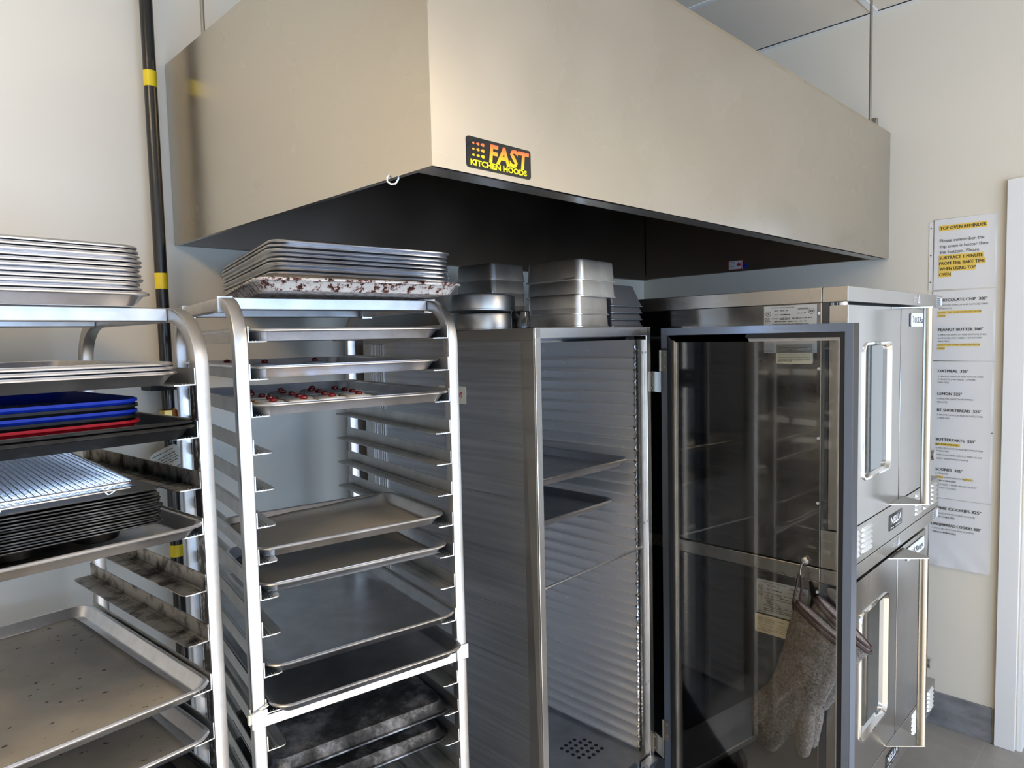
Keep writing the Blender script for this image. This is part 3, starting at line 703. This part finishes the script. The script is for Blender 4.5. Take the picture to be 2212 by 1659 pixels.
# open door: own frame, hinged at the right front corner
DH = Frame(-1.402, -1.008, -94.5); dwid, dz0, dz1 = .566, .205, 1.672
inv = Matrix.Translation(Vector(CAB.p(0, 0, 0))) @ Matrix.Rotation(CAB.a, 4, 'Z'); inv.invert()
DM = inv @ Matrix.Translation(Vector((DH.x, DH.y, 0))) @ Matrix.Rotation(DH.a, 4, 'Z')
def frame_ring(mb, x0, x1, z0, z1, wd, y0, y1):
    """rectangular mitred ring in x-z plane"""
    o_ = [(x0, z0), (x1, z0), (x1, z1), (x0, z1)]; i_ = [(x0+wd, z0+wd), (x1-wd, z0+wd), (x1-wd, z1-wd), (x0+wd, z1-wd)]
    for k_ in range(4):
        n_ = (k_+1) % 4; a = [o_[k_], o_[n_], i_[n_], i_[k_]]
        mb.loft([[(x, y0, z) for x, z in a], [(x, y1, z) for x, z in a]])
# in door space the inner face (with gasket) looks towards -y of that frame
q = MB(DM); frame_ring(q, 0, dwid, dz0, dz1, .021, 0, .032); door = q.build('door', 'frame_grey', cab, .001); door['label'] = 'open door with grey frame and clear pane'
q = MB(DM); frame_ring(q, .021, dwid-.021, dz0+.021, dz1-.021, .013, .004, .03); q.build('gasket', 'rubber', door)
q = MB(DM); frame_ring(q, .034, dwid-.034, dz0+.034, dz1-.034, .004, .012, .028); frame_ring(q, .038, dwid-.038, dz0+.038, dz1-.038, .004, .015, .027); q.build('pane_bead', 'alu_rack', door)
q = MB(DM); q.box(.038, dwid-.038, .0195, .0225, dz0+.038, dz1-.038); q.build('clear_pane', 'plexi', door)
for z in (1.545, .385):
    q = MB(DM); q.box(-.004, .020, -.0025, 0, z-.002, z+.062); q.tube([(-.003, -.001, z-.002), (-.003, -.001, z+.062)], .0035, 8)
    for dz in (.012, .048): q.cyl((.010, -.0045, z+dz), (.010, -.002, z+dz), .0042, 8)
    hg = q.build('hinge', 'zinc', door)
    q = MB(DM); q2 = MB(); x0 = cw-.008
    e0 = inv @ Vector(DH.p(-.002, .001, 0)); q2.box(x0, x0+.014, -.008, -.0045, z-.066, z-.004)
    a = (x0+.012, -.0075); b_ = (e0.x, e0.y); nrm = Vector((b_[1]-a[1], a[0]-b_[0])).normalized()*.0025
    q2.loft([[(a[0], a[1], zz), (b_[0], b_[1], zz), (b_[0]+nrm.x, b_[1]+nrm.y, zz), (a[0]+nrm.x, a[1]+nrm.y, zz)] for zz in (z-.066, z-.004)])
    for dz in (.012, .050): q2.cyl((x0+.007, -.011, z-.066+dz), (x0+.007, -.008, z-.066+dz), .0045, 8)
    q2.build('hinge_plate', 'zinc', door)
# pans inside the cabinet
pan(CAB, .257, .365, .335+26*.0357-.014, 'sheet pan in the open cabinet, upper of the two', 'pan_dull', w=.452)
pan(CAB, .250, .420, .335+22*.0357-.008, 'sheet pan in the open cabinet, lower of the two and pushed further in', 'pan_dull', w=.452)

# things standing on the cabinet
def deep_mesh(w, l, h, taper, r, m, lip=.004):
    q = MB(); rloft(q, w, l, [(lip, 0, r), (0, .001, r+lip), (0, .0035, r+lip), (lip, .0045, r), (lip+taper, h-.008, r), (lip+taper+.002, h-.002, r-.002), (lip+taper+.008, h, r-.008)], 6)
    me = q.mesh('cake_pan'); me.materials.append(M[m]); return me
def deep(me, x, y, z, rz, label, name, group):
    o = link(name, me); CAB.put(o, x, y, z, rz); return tag(o, label, 'cake pan', group)
SQ = deep_mesh(.186, .186, .058, .002, .018, 'pan_deep'); SQ2 = deep_mesh(.205, .200, .060, .003, .020, 'pan_deep')
G1 = 'square cake pans at the front of the cabinet top'
for i, (me, dx, dy, z, a, lab) in enumerate(((SQ, .262, .102, 0, 8, 'bottom'), (SQ, .264, .104, .0345, 8, 'second from the bottom'), (SQ2, .288, .110, .0850, 5, 'third from the bottom'), (SQ2, .290, .112, .1300, 6, 'topmost'))):
    deep(me, dx, dy, ch+.0005+z, a, 'upside-down square aluminium cake pan, %s of the front stack' % lab, 'square_cake_pan', G1)
for i, z in enumerate((0, .042, .085, .130, .175)):
    deep(SQ, .435, .600, ch+.0005+z, 4, 'upside-down square cake pan, %s of the stack behind the round pans' % ('bottom', 'second from the bottom', 'middle', 'second from the top', 'topmost')[i], 'square_cake_pan', 'square cake pans at the back of the cabinet top')
LF = deep_mesh(.165, .24, .066, .018, .006, 'pan_anod', .003)
for i in range(4):
    deep(LF, .459, .148, ch+.0005+i*.0205, 0, 'upside-down dark grey loaf pan, %s of the stack at the right' % ('bottom', 'second from the bottom', 'second from the top', 'topmost')[i], 'loaf_pan', 'dark loaf pans on the cabinet')
def round_mesh():
    q = MB(); q.lathe([(.098, 0), (.1035, .001), (.1035, .0035), (.0995, .005), (.0985, .042), (.0965, .047), (.09, .049)], n=56)
    me = q.mesh('round_cake_pan'); me.materials.append(M['pan_deep']); return me
RM = round_mesh()
deep(RM, .142, .330, ch+.0005, 0, 'upside-down round cake pan, lower of two on the cabinet', 'round_cake_pan', 'round cake pans')
o = deep(RM, .134, .330, ch+.0545, 0, 'upside-down round cake pan, upper of two and tilted slightly', 'round_cake_pan', 'round cake pans'); o.rotation_euler[1] = R(1.6)
q = MB(); q.lathe([(.0245, 0), (.0262, .002), (.0262, .043), (.0245, .047), (.018, .048)], n=32); o = q.build('black_cup', 'black_gloss'); CAB.put(o, .078, .118, ch+.0005); tag(o, 'small glossy black round cup standing in front of the round cake pans', 'cup')
# ================================================================= CONVECTION OVENS
def louvre(mb, x, z, wd=.085):
    """small pressed louvre on the front (y=0 face)"""
    y = 0; h = .0095
    mb.add([(x, y, z), (x+wd, y, z), (x+wd-.010, y-.007, z+.002), (x+.010, y-.007, z+.002), (x+.004, y, z+h), (x+wd-.004, y, z+h)],
           [(0, 1, 2, 3), (3, 2, 5, 4), (0, 3, 4), (1, 5, 2)])
def make_oven(zb, label, upper):
    """zb: underside height of the unit; about .77 high"""
    t = thing('convection_oven', label, 'oven', OV.p(0, 0, zb), OV.a)
    def b(): return MB(Matrix.Translation((0, 0, -zb)))
    W, D = .970, 1.02; zt = zb+.769
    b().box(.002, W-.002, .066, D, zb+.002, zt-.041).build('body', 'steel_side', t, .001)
    q = b(); q.box(0, W, 0, .0655, zt-.041, zt); q.box(0, W, .0665, D, zt-.041, zt) if upper else q.box(0, W, .0665, D, zt-.040, zt-.001)
    q.build('top_cap', 'steel_soft', t, .0015)
    b().box(.001, .80, .049, .066, zb+.10, zt-.041).build('door_recess', 'backing', t)
    # left door with window, made as a frame around the opening
    d0, d1 = zb+.112, zt-.050; wx0, wx1, wz0, wz1 = .130, .375, d0+.120, d1-.105
    q = b(); n = 6
    inn = [((wx0+wx1)/2+x, (wz0+wz1)/2+z) for x, z, _ in rr(wx1-wx0, wz1-wz0, .025, n)]
    out = []
    for (x, z), (cx_, cz_) in zip(inn, [(1, 1)]*(n+1)+[(-1, 1)]*(n+1)+[(-1, -1)]*(n+1)+[(1, -1)]*(n+1)): out.append((x, z))
    ox0, ox1 = .002, .466
    # outer boundary sampled to pair with the inner ring
    def outer(x, z, k):
        seg = k//(n+1); f = (k % (n+1))/n; C = ((ox1, d1), (ox0, d1), (ox0, d0), (ox1, d0))[seg]
        if f == .5 or (n % 2 and False): return C
        if seg == 0: return (C[0], z) if f < .5 else (x, C[1])
        if seg == 1: return (x, C[1]) if f < .5 else (C[0], z)
        if seg == 2: return (C[0], z) if f < .5 else (x, C[1])
        return (x, C[1]) if f < .5 else (C[0], z)
    O = [outer(x, z, k) for k, (x, z) in enumerate(inn)]
    rings = [[(x, .047, z) for x, z in O], [(x, .001, z) for x, z in O], [(x, 0, z) for x, z in [(o_[0]+(.001 if o_[0] == ox0 else -.001 if o_[0] == ox1 else 0), o_[1]) for o_ in O]], [(x, 0, z) for x, z in inn], [(x, .012, z) for x, z in inn]]
    q.loft(rings, False, False)
    ld = q.build('left_door', 'steel_door', t, smooth=25)
    wf = b(); ring = lambda s, y: [((wx0+wx1)/2+x, y, (wz0+wz1)/2+z) for x, z, _ in rr(wx1-wx0+s, wz1-wz0+s, .025+s/2, n)]
    wf.loft([ring(.010, 0), ring(.006, -.004), ring(-.006, -.004), ring(-.016, .009)], False, False)
    wf.build('window_frame', 'chrome', ld)
    wg = b(); wg.poly(ring(-.016, .009), .003, (0, 1, 0)); wg.build('window_glass', 'glass' if upper else 'glass_dark', ld)
    b().box(.474, .800, 0, .047, d0, d1).build('right_door', 'steel_door', t, .0015)
    bd = b(); zc_ = d1-.038; ringb = [(.665+x, -.001, zc_+z) for x, z, _ in rr(.200, .044, .008, 4)]
    bd.poly(ringb, .004, (0, -1, 0)); bo = bd.build('badge', 'white_label', t, .001); bo['label'] = 'silver badge plate'
    q = b(); text(q, 'U.S.Range', (.600, -.0055, zc_-.009), (1, 0, 0), (0, 0, 1), .018, .145, .01, .15); q.tube([(.578, -.0055, zc_+.012), (.586, -.0055, zc_+.008), (.590, -.0055, zc_-.001), (.582, -.0055, zc_-.006)], .001, 5)
    q.build('badge_print', 'ink', bo)
    # handle: upright bar on two triangular arms
    hx, hy = .462, -.076
    q = b(); q.cyl((hx, hy, d0+.005), (hx, hy, d1-.004), .0135, 20)
    ho = q.build('handle', 'steel', t)
    for z in (d0+.002, d1-.004):
        q = b(); q.poly([(.375, -.0005, z), (.520, -.0005, z), (hx+.012, hy-.010, z), (hx-.006, hy-.014, z)], .003, (0, 0, 1)); q.build('handle_arm', 'steel_soft', ho)
    # control panel, recessed, with knobs
    b().box(.805, W-.002, .050, .066, zb+.112, zt-.045).build('control_panel', 'steel_soft', t)
    for z in (zb+.20,):
        kn = b(); kn.cyl((.888, .05, z), (.888, -.004, z), .022, 20, .020); kn.build('knob', 'chrome' if z > zb+.3 or True else 'black_plastic', t)
    # louvred lower panel
    pn = b(); pn.box(0, W, 0, .065, zb+.002, zb+.108); po = pn.build('lower_panel', 'steel_soft', t, .001)
    for i in range(5):
        z = zb+.024+i*.0155
        for x, wd_ in ((.020, .085), (.128, .085), (.660, .075), (.762, .075), (.860, .075)):
            lv = b(); louvre(lv, x, z, wd_); lv.build('louvre', 'polished', po, smooth=10)
    np_ = b(); np_.box(.376, .506, -.002, 0, zb+.032, zb+.080); no = np_.build('dealer_plate', 'black_gloss', t, .0005)
    q = b(); text(q, 'NELLA', (.386, -.0026, zb+.050), (1, 0, 0), (0, 0, 1), .022, .108, .03, .18); dashes(q, (.386, -.0026, zb+.0375), (1, 0, 0), (0, 0, 1), .040, .0052, 5, .016); text(q, 'nellaonline.com', (.434, -.0026, zb+.0375), (1, 0, 0), (0, 0, 1), .0052, .060, .01); q.build('plate_print', 'white_label', no)
    # warning triangle and grey labels on the cap
    q = b(); tx, tz = (.665, zt-.020) if upper else (.480, zt-.020)
    q.add([(tx-.016, -.0006, tz-.012), (tx+.016, -.0006, tz-.012), (tx, -.0006, tz+.017)], [(0, 1, 2)]); text(q, 'HOT', (tx-.062, -.0006, tz+.001), (1, 0, 0), (0, 0, 1), .006, .034, .01); text(q, 'DO NOT', (tx-.062, -.0006, tz-.008), (1, 0, 0), (0, 0, 1), .005, .03, .01)
    q.build('warning_print', 'white_label', t)
    q = b(); q.add([(tx-.008, -.0012, tz-.008), (tx+.008, -.0012, tz-.008), (tx, -.0012, tz+.006)], [(0, 1, 2)]); q.build('warning_print', 'label', t)
    q = b(); q.box(.885, .962, -.0012, 0, zt-.039, zt-.006); so_ = q.build('data_label', 'label', t)
    q = b()
    for i in range(4): q.box(.888, .930, -.0018, -.0012, zt-.036+i*.0073, zt-.0315+i*.0073)
    q.build('label_print', 'grey_ptr', so_)
    q = b(); q.box(.940, .958, -.0018, -.0012, zt-.034, zt-.010); q.build('label_print', 'white_label', so_)
    # side labels
    X = -.0012; off = 0 if upper else .0
    y0, y1, za, zb_ = (.080, .226, 1.595, 1.727) if upper else (.100, .247, .832, .932)
    q = b(); q.box(X, .002, y0, y1, za, zb_); lo = q.build('rating_label', 'label', t); lo['label'] = 'silver rating plate on the side'
    q = b(); xx = X-.0004; rows = int((zb_-za)/.0085)-1; rnd = random.Random(3)
    LU, LV = (0, -1, 0), (0, 0, 1)
    text(q, 'Garland Commercial Ranges Ltd. Ont. Canada', (xx, y1-.022, zb_-.0065), LU, LV, .0030, .064, .01); text(q, 'GARLAND', (xx, y0+.050, zb_-.0125), LU, LV, .0046, .028, .02)
    def cell(s__, d, e, h_, w_): text(q, s__, (xx, y1-d, zb_-e), LU, LV, h_, w_, .01)
    cell('MODEL NO', .030, .015, .0026, .012); cell('SUMG - 100', .046, .0155, .0034, .022); cell('SERIAL NO', .030, .026, .0026, .012); dashes(q, (xx, y1-.046, zb_-.0265), LU, LV, .030, .0030, 2, .030)
    dashes(q, (xx, y1-.094, zb_-.024), LU, LV, .026, .0028, 8, .010)
    for i in range(4): dashes(q, (xx, y1-.003, zb_-.035-i*.0042), LU, LV, .016, .0022, 20+i, .006)
    cell('NATURAL', .024, .0375, .0034, .018); dashes(q, (xx, y1-.046, zb_-.036), LU, LV, .028, .0024, 3); dashes(q, (xx, y1-.046, zb_-.0395), LU, LV, .028, .0024, 4); dashes(q, (xx, y1-.080, zb_-.037), LU, LV, .055, .0026, 6)
    dashes(q, (xx, y1-.030, zb_-.0455), LU, LV, .095, .0028, 7, .012)
    cell('SUITABLE FOR INSTALLATION ON COMBUSTIBLE FLOORS', .024, .0535, .0036, .102)
    low_ = ['', 'CONVECTION OVEN', 'MINIMUM CLEARANCES', 'COMBUSTIBLE CONSTRUCTION', '', 'NON COMBUSTIBLE CONSTRUCTION', '', '']
    for i in range(1, 8):
        e = .0535+i*.0052
        if zb_-e < za+.009: break
        if low_[i]: cell(low_[i], .030, e, .0034, .0018*len(low_[i]))
        else: dashes(q, (xx, y1-.022, zb_-e), LU, LV, .100, .0028, 40+i, .012)
    text(q, 'MADE IN CANADA', (xx, y1-.003, za+.004), LU, LV, .0026, .022, .01)
    q.tube([(xx, y0+.013+.008*math.cos(a), zb_-.018+.008*math.sin(a)) for a in [2*PI*k_/18 for k_ in range(18)]], .0004, 4, True)
    text(q, 'NSF', (xx, y0+.0185, zb_-.0205), (0, -1, 0), (0, 0, 1), .0052, .011, .03)
    q.tube([(xx, y1-.013+.007*math.cos(a), zb_-.022+.007*math.sin(a)) for a in [2*PI*k_/18 for k_ in range(18)]], .0005, 4, True)
    text(q, 'UL', (xx, y1-.009, zb_-.0245), (0, -1, 0), (0, 0, 1), .0050, .008, .03)
    q.build('label_print', 'ink', lo)
    y0, y1, za, zb_ = (.090, .191, 1.565, 1.620) if upper else (.150, .252, .772, .827)
    q = b(); ringc = [(X, (y0+y1)/2+x, (za+zb_)/2+z) for x, z, _ in rr(y1-y0, zb_-za, .004, 3)]; q.poly(ringc, .002, (1, 0, 0)); co = q.build('inspection_label', 'cream_label', t); co['label'] = 'cream installation approval label'
    q = b(); text(q, 'THIS APPLIANCE INSTALLATION HAS BEEN', (xx, y1-.006, zb_-.012), (0, -1, 0), (0, 0, 1), .0036, .082, .01); text(q, 'INSPECTED AND APPROVED', (xx, y1-.006, zb_-.018), (0, -1, 0), (0, 0, 1), .0036, .055, .01); text(q, 'DO NOT REMOVE LABEL', (xx, y1-.006, za+.006), (0, -1, 0), (0, 0, 1), .003, .04, .01)
    for z in (zb_-.022, zb_-.030, zb_-.038, za+.012): q.box(xx, xx+.0002, y0+.006, y1-.006, z-.0003, z+.0003)
    q.build('label_print', 'ink_soft', co)
    # screws along the panel edge
    q = b()
    for z in (zb+.18, zb+.36, zb+.55, zb+.70): q.cyl((-.001, .0735, z), (.003, .0735, z), .004, 10)
    q.build('screw', 'white_trim', t)
    b().box(-.0004, .003, .067, .0690, zb+.002, zt-.042).build('edge_trim', 'polished', t)
    return t, b
ov_top, ob = make_oven(1.002, 'upper stainless convection oven of the stacked pair, window reflecting the shop', True)
q = ob(); q.cyl((.03, .058, 1.70), (.03, .058, 1.73), .012, 12); q.cyl((.03, .024, 1.70), (.03, .024, 1.73), .014, 12); q.build('hinge_pin', 'polished', ov_top)
ov_bot, ob2 = make_oven(.232, 'lower stainless convection oven of the stacked pair, standing on short legs', False)
q = ob2()
for x in (.06, .91):
    for y in (.10, .94):
        q2 = ob2(); q2.cyl((x, y+.06, .03), (x, y+.06, .234), .021, 18); q2.cyl((x, y+.06, 0), (x, y+.06, .03), .016, 18, .021); q2.build('leg', 'steel_dark', ov_bot)

# ---------------------------------------------------------------- oven mitts on a magnet hook at the oven side
hkt = thing('magnetic_hook', 'small round steel magnet hook stuck on the oven side', 'hook', OV.p(0, .108, 1.014), OV.a)
MB(Matrix.Rotation(R(-90), 4, 'Y')).lathe([(.0125, 0), (.0125, .007), (.010, .009), (.004, .010)], n=24).build('magnet', 'polished', hkt)
MB().tube([(-.008, 0, -.002), (-.022, 0, -.006), (-.030, 0, -.016), (-.032, 0, -.030), (-.026, 0, -.040), (-.020, -.002, -.036)], .0019, 8).build('hook_wire', 'zinc', hkt)
def mitt(name, label, x_off, dy, dz, ang, seed):
    """gauntlet mitt built from lofted cuff/palm and thumb, remeshed into one skin. local coords: y,z on the oven side, x out of it"""
    t = thing(name, label, 'oven mitt', OV.p(0, 0, 0), OV.a)
    T = Matrix.Translation((x_off, dy, dz)) @ Matrix.Translation((0, .10, .93)) @ Matrix.Rotation(R(ang), 4, 'X') @ Matrix.Translation((0, -.10, -.93))
    def ell(c, hw, ht, dirv, n=20):
        d = Vector((0, dirv[0], dirv[1])).normalized(); return [tuple(Vector((0, c[0], c[1])) + d*hw*math.cos(a) + Vector((1, 0, 0))*ht*math.sin(a)) for a in [2*PI*i/n for i in range(n)]]
    q = MB(T)
    # centre (y,z), half width, half thickness, width direction
    secs = [((.034, .860), .088, .020, (1, .62)), ((.052, .815), .084, .022, (1, .50)), ((.072, .750), .078, .022, (1, .45)), ((.092, .690), .074, .021, (1, .42)), ((.112, .640), .072, .020, (1, .42)),
            ((.145, .605), .070, .022, (1, .45)), ((.172, .568), .066, .025, (1, .62)), ((.190, .530), .062, .026, (1, .75)), ((.198, .498), .050, .022, (1, .8)), ((.202, .476), .030, .012, (1, .8))]
    secs = [(c, hw, ht, d) for c, hw, ht, d in secs]
    q.loft([ell(*s_) for s_ in secs])
    q.loft([ell(c, hw, ht, (1, .1)) for c, hw, ht in (((.085, .650), .022, .016), ((.080, .610), .025, .019), ((.080, .570), .025, .020), ((.083, .525), .023, .019), ((.087, .494), .018, .015), ((.090, .480), .008, .007))])
    q.loft([ell(*s_) for s_ in (((.120, .640), .060, .016, (1, .2)), ((.118, .605), .050, .018, (1, .1)), ((.120, .585), .040, .012, (1, .1)))])
    body = q.build('mitt_body', 'terry', t, smooth=180)
    rm = body.modifiers.new('skin', 'REMESH'); rm.mode = 'VOXEL'; rm.voxel_size = .0045; rm.use_smooth_shade = True
    sm = body.modifiers.new('soft', 'SMOOTH'); sm.factor = .6; sm.iterations = 4
    tx = bpy.data.textures.new('terry_folds', 'CLOUDS'); tx.noise_scale = .05; dp = body.modifiers.new('folds', 'DISPLACE'); dp.texture = tx; dp.strength = .010; dp.mid_level = .5
    q = MB(T); e = ell((.034, .861), .090, .0225, (1, .62), 32); q.tube(e, .0042, 8, True)
    e = ell((.031, .872), .086, .017, (1, .62), 32); q.tube(e, .0036, 8, True)
    q.build('cuff_binding', 'brown_trim', t)
    q = MB(T); q.loft([ell((.034, .864), .0865, .019, (1, .62), 32), ell((.031, .873), .084, .0165, (1, .62), 32)], False, True); q.build('cuff_lining', 'terry', t)
    # thumb patch, worn yellow
    q = MB(T); q.loft([ell((.087, .515), .0245, .0185, (1, -.5)), ell((.089, .497), .020, .0155, (1, -.5))], False, False); o = q.build('worn_patch', 'cream_label', t) if False else None
    return t, T
m2, T2 = mitt('oven_mitt', 'brown terry oven mitt behind the other, only thumb and edge showing', -.026, -.042, .012, 5, 2)
m1, T1 = mitt('oven_mitt', 'brown terry oven mitt with dark binding hanging from the magnet hook', -.062, 0, 0, 0, 1)
q = MB(); q.tube([(-.028, .108, .976), (-.036, .110, .985), (-.046, .112, .955), (-.062, .116, .905), (-.064, .112, .890)], .0032, 6); q.tube([(-.028, .108, .976), (-.030, .104, .950), (-.050, .100, .910), (-.064, .098, .900)], .0032, 6)
q.build('hanging_loop', 'brown_trim', m1)

# ================================================================= NOTICES ON THE RIGHT WALL
U, V = Vector((0, -1, 0)), Vector((0, 0, 1))
PWd, PH = .205, .279
S, B_ = .0075, .0
notices = [
 ('TOP OVEN REMINDER notice with yellow highlighted lines, topmost on the wall', 2.088, [
   ('TOP OVEN REMINDER', .10, .86, .150, .0125, 1, 1), ('Please remember the', .10, .83, .325, .0125, 0, 0), ('top oven is hotter than', .10, .89, .407, .0125, 0, 0), ('the bottom. Please', .10, .75, .488, .0125, 0, 0),
   ('SUBTRACT 1 MINUTE', .10, .81, .570, .0125, 1, 1), ('FROM THE BAKE TIME', .10, .85, .650, .0125, 1, 1), ('WHEN USING TOP', .10, .70, .728, .0125, 1, 1), ('OVEN', .10, .29, .808, .0125, 1, 1)]),
 ('CHOCOLATE CHIP and PEANUT BUTTER baking times notice, second on the wall', 1.803, [
   ('CHOCOLATE CHIP  300\u00b0', .08, .90, .150, .0115, 1, 0), ('5 MINUTES (SWITCH AND ROTATE) THEN', .10, .91, .215, .0062, 0, 0), ('4 MINUTES', .10, .32, .262, .0062, 0, 0), ('SLIGHT TAP WHEN REMOVED FROM', .10, .80, .318, .0064, 0, 1), ('OVEN', .10, .21, .366, .0064, 0, 1),
   ('PEANUT BUTTER 300\u00b0', .10, .84, .575, .0115, 1, 0), ('5 MINUTES (SWITCH AND ROTATE) THEN', .10, .90, .640, .0062, 0, 0), ('4 MINUTES (MAY NEED 1 OR 2 MORE', .10, .82, .688, .0062, 0, 0), ('MINUTES)', .10, .29, .734, .0062, 0, 0), ('SLIGHT TAP WHEN REMOVED FROM', .10, .79, .785, .0064, 0, 1), ('OVEN', .10, .21, .836, .0064, 0, 1)]),
 ('OATMEAL, LEMON and BT SHORTBREAD baking times notice, third on the wall', 1.521, [
   ('OATMEAL  325\u00b0', .11, .62, .160, .0112, 1, 0), ('5 MINUTES (SWITCH AND ROTATE) THEN', .11, .87, .228, .0062, 0, 0), ('4 MINUTES (MAY NEED 1-2 MORE', .11, .74, .272, .0062, 0, 0), ('MINUTES)', .11, .30, .318, .0062, 0, 0),
   ('LEMON 325\u00b0', .11, .52, .490, .0112, 1, 0), ('5 MINUTES (SWITCH/ ROTATE) 4', .11, .72, .556, .0062, 0, 0), ('MINUTES', .11, .28, .604, .0062, 0, 0), ('BT SHORTBREAD  325\u00b0', .11, .84, .728, .0112, 1, 0), ('5 MINUTES (SWITCH AND ROTATE) THEN', .11, .87, .790, .0062, 0, 0), ('5 MINUTES', .11, .32, .836, .0062, 0, 0)]),
 ('BUTTERTARTS and SCONES baking times notice, fourth on the wall', 1.242, [
   ('BUTTERTARTS  350\u00b0', .10, .76, .160, .0112, 1, 0), ('BOTTOM OVEN ONLY', .10, .50, .222, .0066, 1, 1), ('5 MINUTES (SWITCH AND ROTATE) THEN', .10, .88, .278, .0062, 0, 0), ('7 MINUTES', .10, .32, .320, .0062, 0, 0), ('OPEN OVEN AND REDUCE TEMP TO 325\u00b0', .10, .88, .376, .0062, 0, 0), ('BAKE 1 ADDITIONAL MINUTE', .10, .65, .430, .0062, 0, 0),
   ('SCONES  325\u00b0', .10, .56, .600, .0112, 1, 0), ('5 MINUTES', .10, .32, .652, .0062, 0, 0), ('(SPRAY/SWITCH/ROTATE/SPRAY)', .10, .74, .706, .0062, 0, 2), ('THEN 4 MINUTES', .10, .45, .756, .0062, 1, 0), ('(MAY NEED 1 MORE MINUTE IF NOT', .10, .80, .812, .0062, 0, 0), ('ENOUGH COLOUR)', .10, .46, .862, .0062, 0, 0)]),
 ('EMPIRE and GINGERBREAD COOKIES baking times notice, lowest on the wall', .958, [
   ('EMPIRE COOKIES 325\u00b0', .04, .88, .155, .0115, 1, 0), ('5 MINUTES (SWITCH AND ROTATE)', .08, .78, .225, .0062, 0, 0), ('THEN 4 MINUTES', .08, .44, .275, .0062, 1, 0), ('GINGERBREAD COOKIES 300\u00b0', .04, .88, .398, .0108, 1, 0), ('4 MINUTES (SWITCH AND ROTATE)', .06, .77, .452, .0062, 0, 0), ('THEN 3-4 MINUTES', .06, .47, .505, .0062, 1, 0)])]
for lab, zt, lines in notices:
    t = thing('notice_sheet', 'white '+lab, 'notice', (0, -1.392, zt-PH), 0, 'baking notices in plastic sleeves')
    q = MB(); nx, ny = 10, 14; vs = []
    rnd = random.Random(int(zt*100)); p0 = rnd.uniform(0, 6)
    low = zt < 1.
    for j in range(ny+1):
        for i in range(nx+1):
            u, v = i/nx, j/ny; bx = .0004*math.sin(u*5+p0)*math.sin(v*4+p0)
            if low and v < .42: bx += .0022*abs(math.sin((u+v*1.4)*6.5))*(.42-v)/.42*2
            vs.append((-.0028-.0006-bx, -u*PWd, v*PH))
    q.add(vs, [(j*(nx+1)+i, j*(nx+1)+i+1, (j+1)*(nx+1)+i+1, (j+1)*(nx+1)+i) for j in range(ny) for i in range(nx)])
    q.loft([[(-.0022, .003, -.0012), (-.0022, -PWd-.006, -.0012), (-.0022, -PWd-.006, PH+.0012), (-.0022, .003, PH+.0012)], [(-.0002, .003, -.0012), (-.0002, -PWd-.006, -.0012), (-.0002, -PWd-.006, PH+.0012), (-.0002, .003, PH+.0012)]])
    q.build('paper', 'paper', t, smooth=180 if not low else 12)
    q = MB(); q.box(-.0016, -.0004, .0032, .018, -.002, PH-.006)
    for z in (.032, .140, .248): q.lathe([(.0001, 0)]*2) if False else None
    so_ = q.build('sleeve_edge', 'sleeve', t)
    q = MB()
    for z in (.032, .140, .248): q.cyl((-.0022, .0115, z), (-.0016, .0115, z), .003, 12)
    q.build('punched_hole', 'ink_soft', so_) if zt > 2 else q.build('punched_hole', 'wall', so_)
    ti, ts_, HL = MB(), MB(), []
    def nhl(): HL.append(MB()); return HL[-1]
    org = Vector((-.0052 if not low else -.0058, 0, 0))
    for s_, u0, u1, vb, h, bold, hi in lines:
        base = org + U*(u0*PWd) + V*((1-vb)*PH)
        for k_ in ((-.035, .035) if bold else (0,)): text(ti if (bold or h > .01) else ts_, s_, base+U*(k_*h)+Vector((-.00005*(k_ > 0), 0, 0)), U, V, h, (u1-u0)*PWd)
        if hi == 1: quad(nhl(), org+Vector((.0006, 0, 0)), U, V, u0*PWd-.002, u1*PWd+.002, (1-vb)*PH-h*.35, (1-vb)*PH+h*1.35)
        if hi == 2:
            for a, b_ in ((.02, .20), (.76, .96)): quad(nhl(), org+Vector((.0006, 0, 0)), U, V, (u0+(u1-u0)*a)*PWd, (u0+(u1-u0)*b_)*PWd, (1-vb)*PH-h*.35, (1-vb)*PH+h*1.35)
    ti.build('printed_text', 'ink', t); 
    if ts_.v: ts_.build('printed_text', 'ink_soft', t)
    for h_ in HL: h_.build('highlighting', 'hilite', t)

# ================================================================= ADDED CEILING PANELS (out of view, warm fill for the upper walls)
for i, (x, y) in enumerate(((-1.0, -4.3), (-4.1, -1.5))):
    t = thing('added_ceiling_light', 'unseen flat ceiling panel added for warm fill light, %s' % ('near the doorway' if i == 0 else 'left of the hood'), 'ceiling light', (x, y, CH-.01))
    q = MB(); q.box(-.30, .30, -.60, .60, .0, .006); q.build('frame', 'white_trim', t)
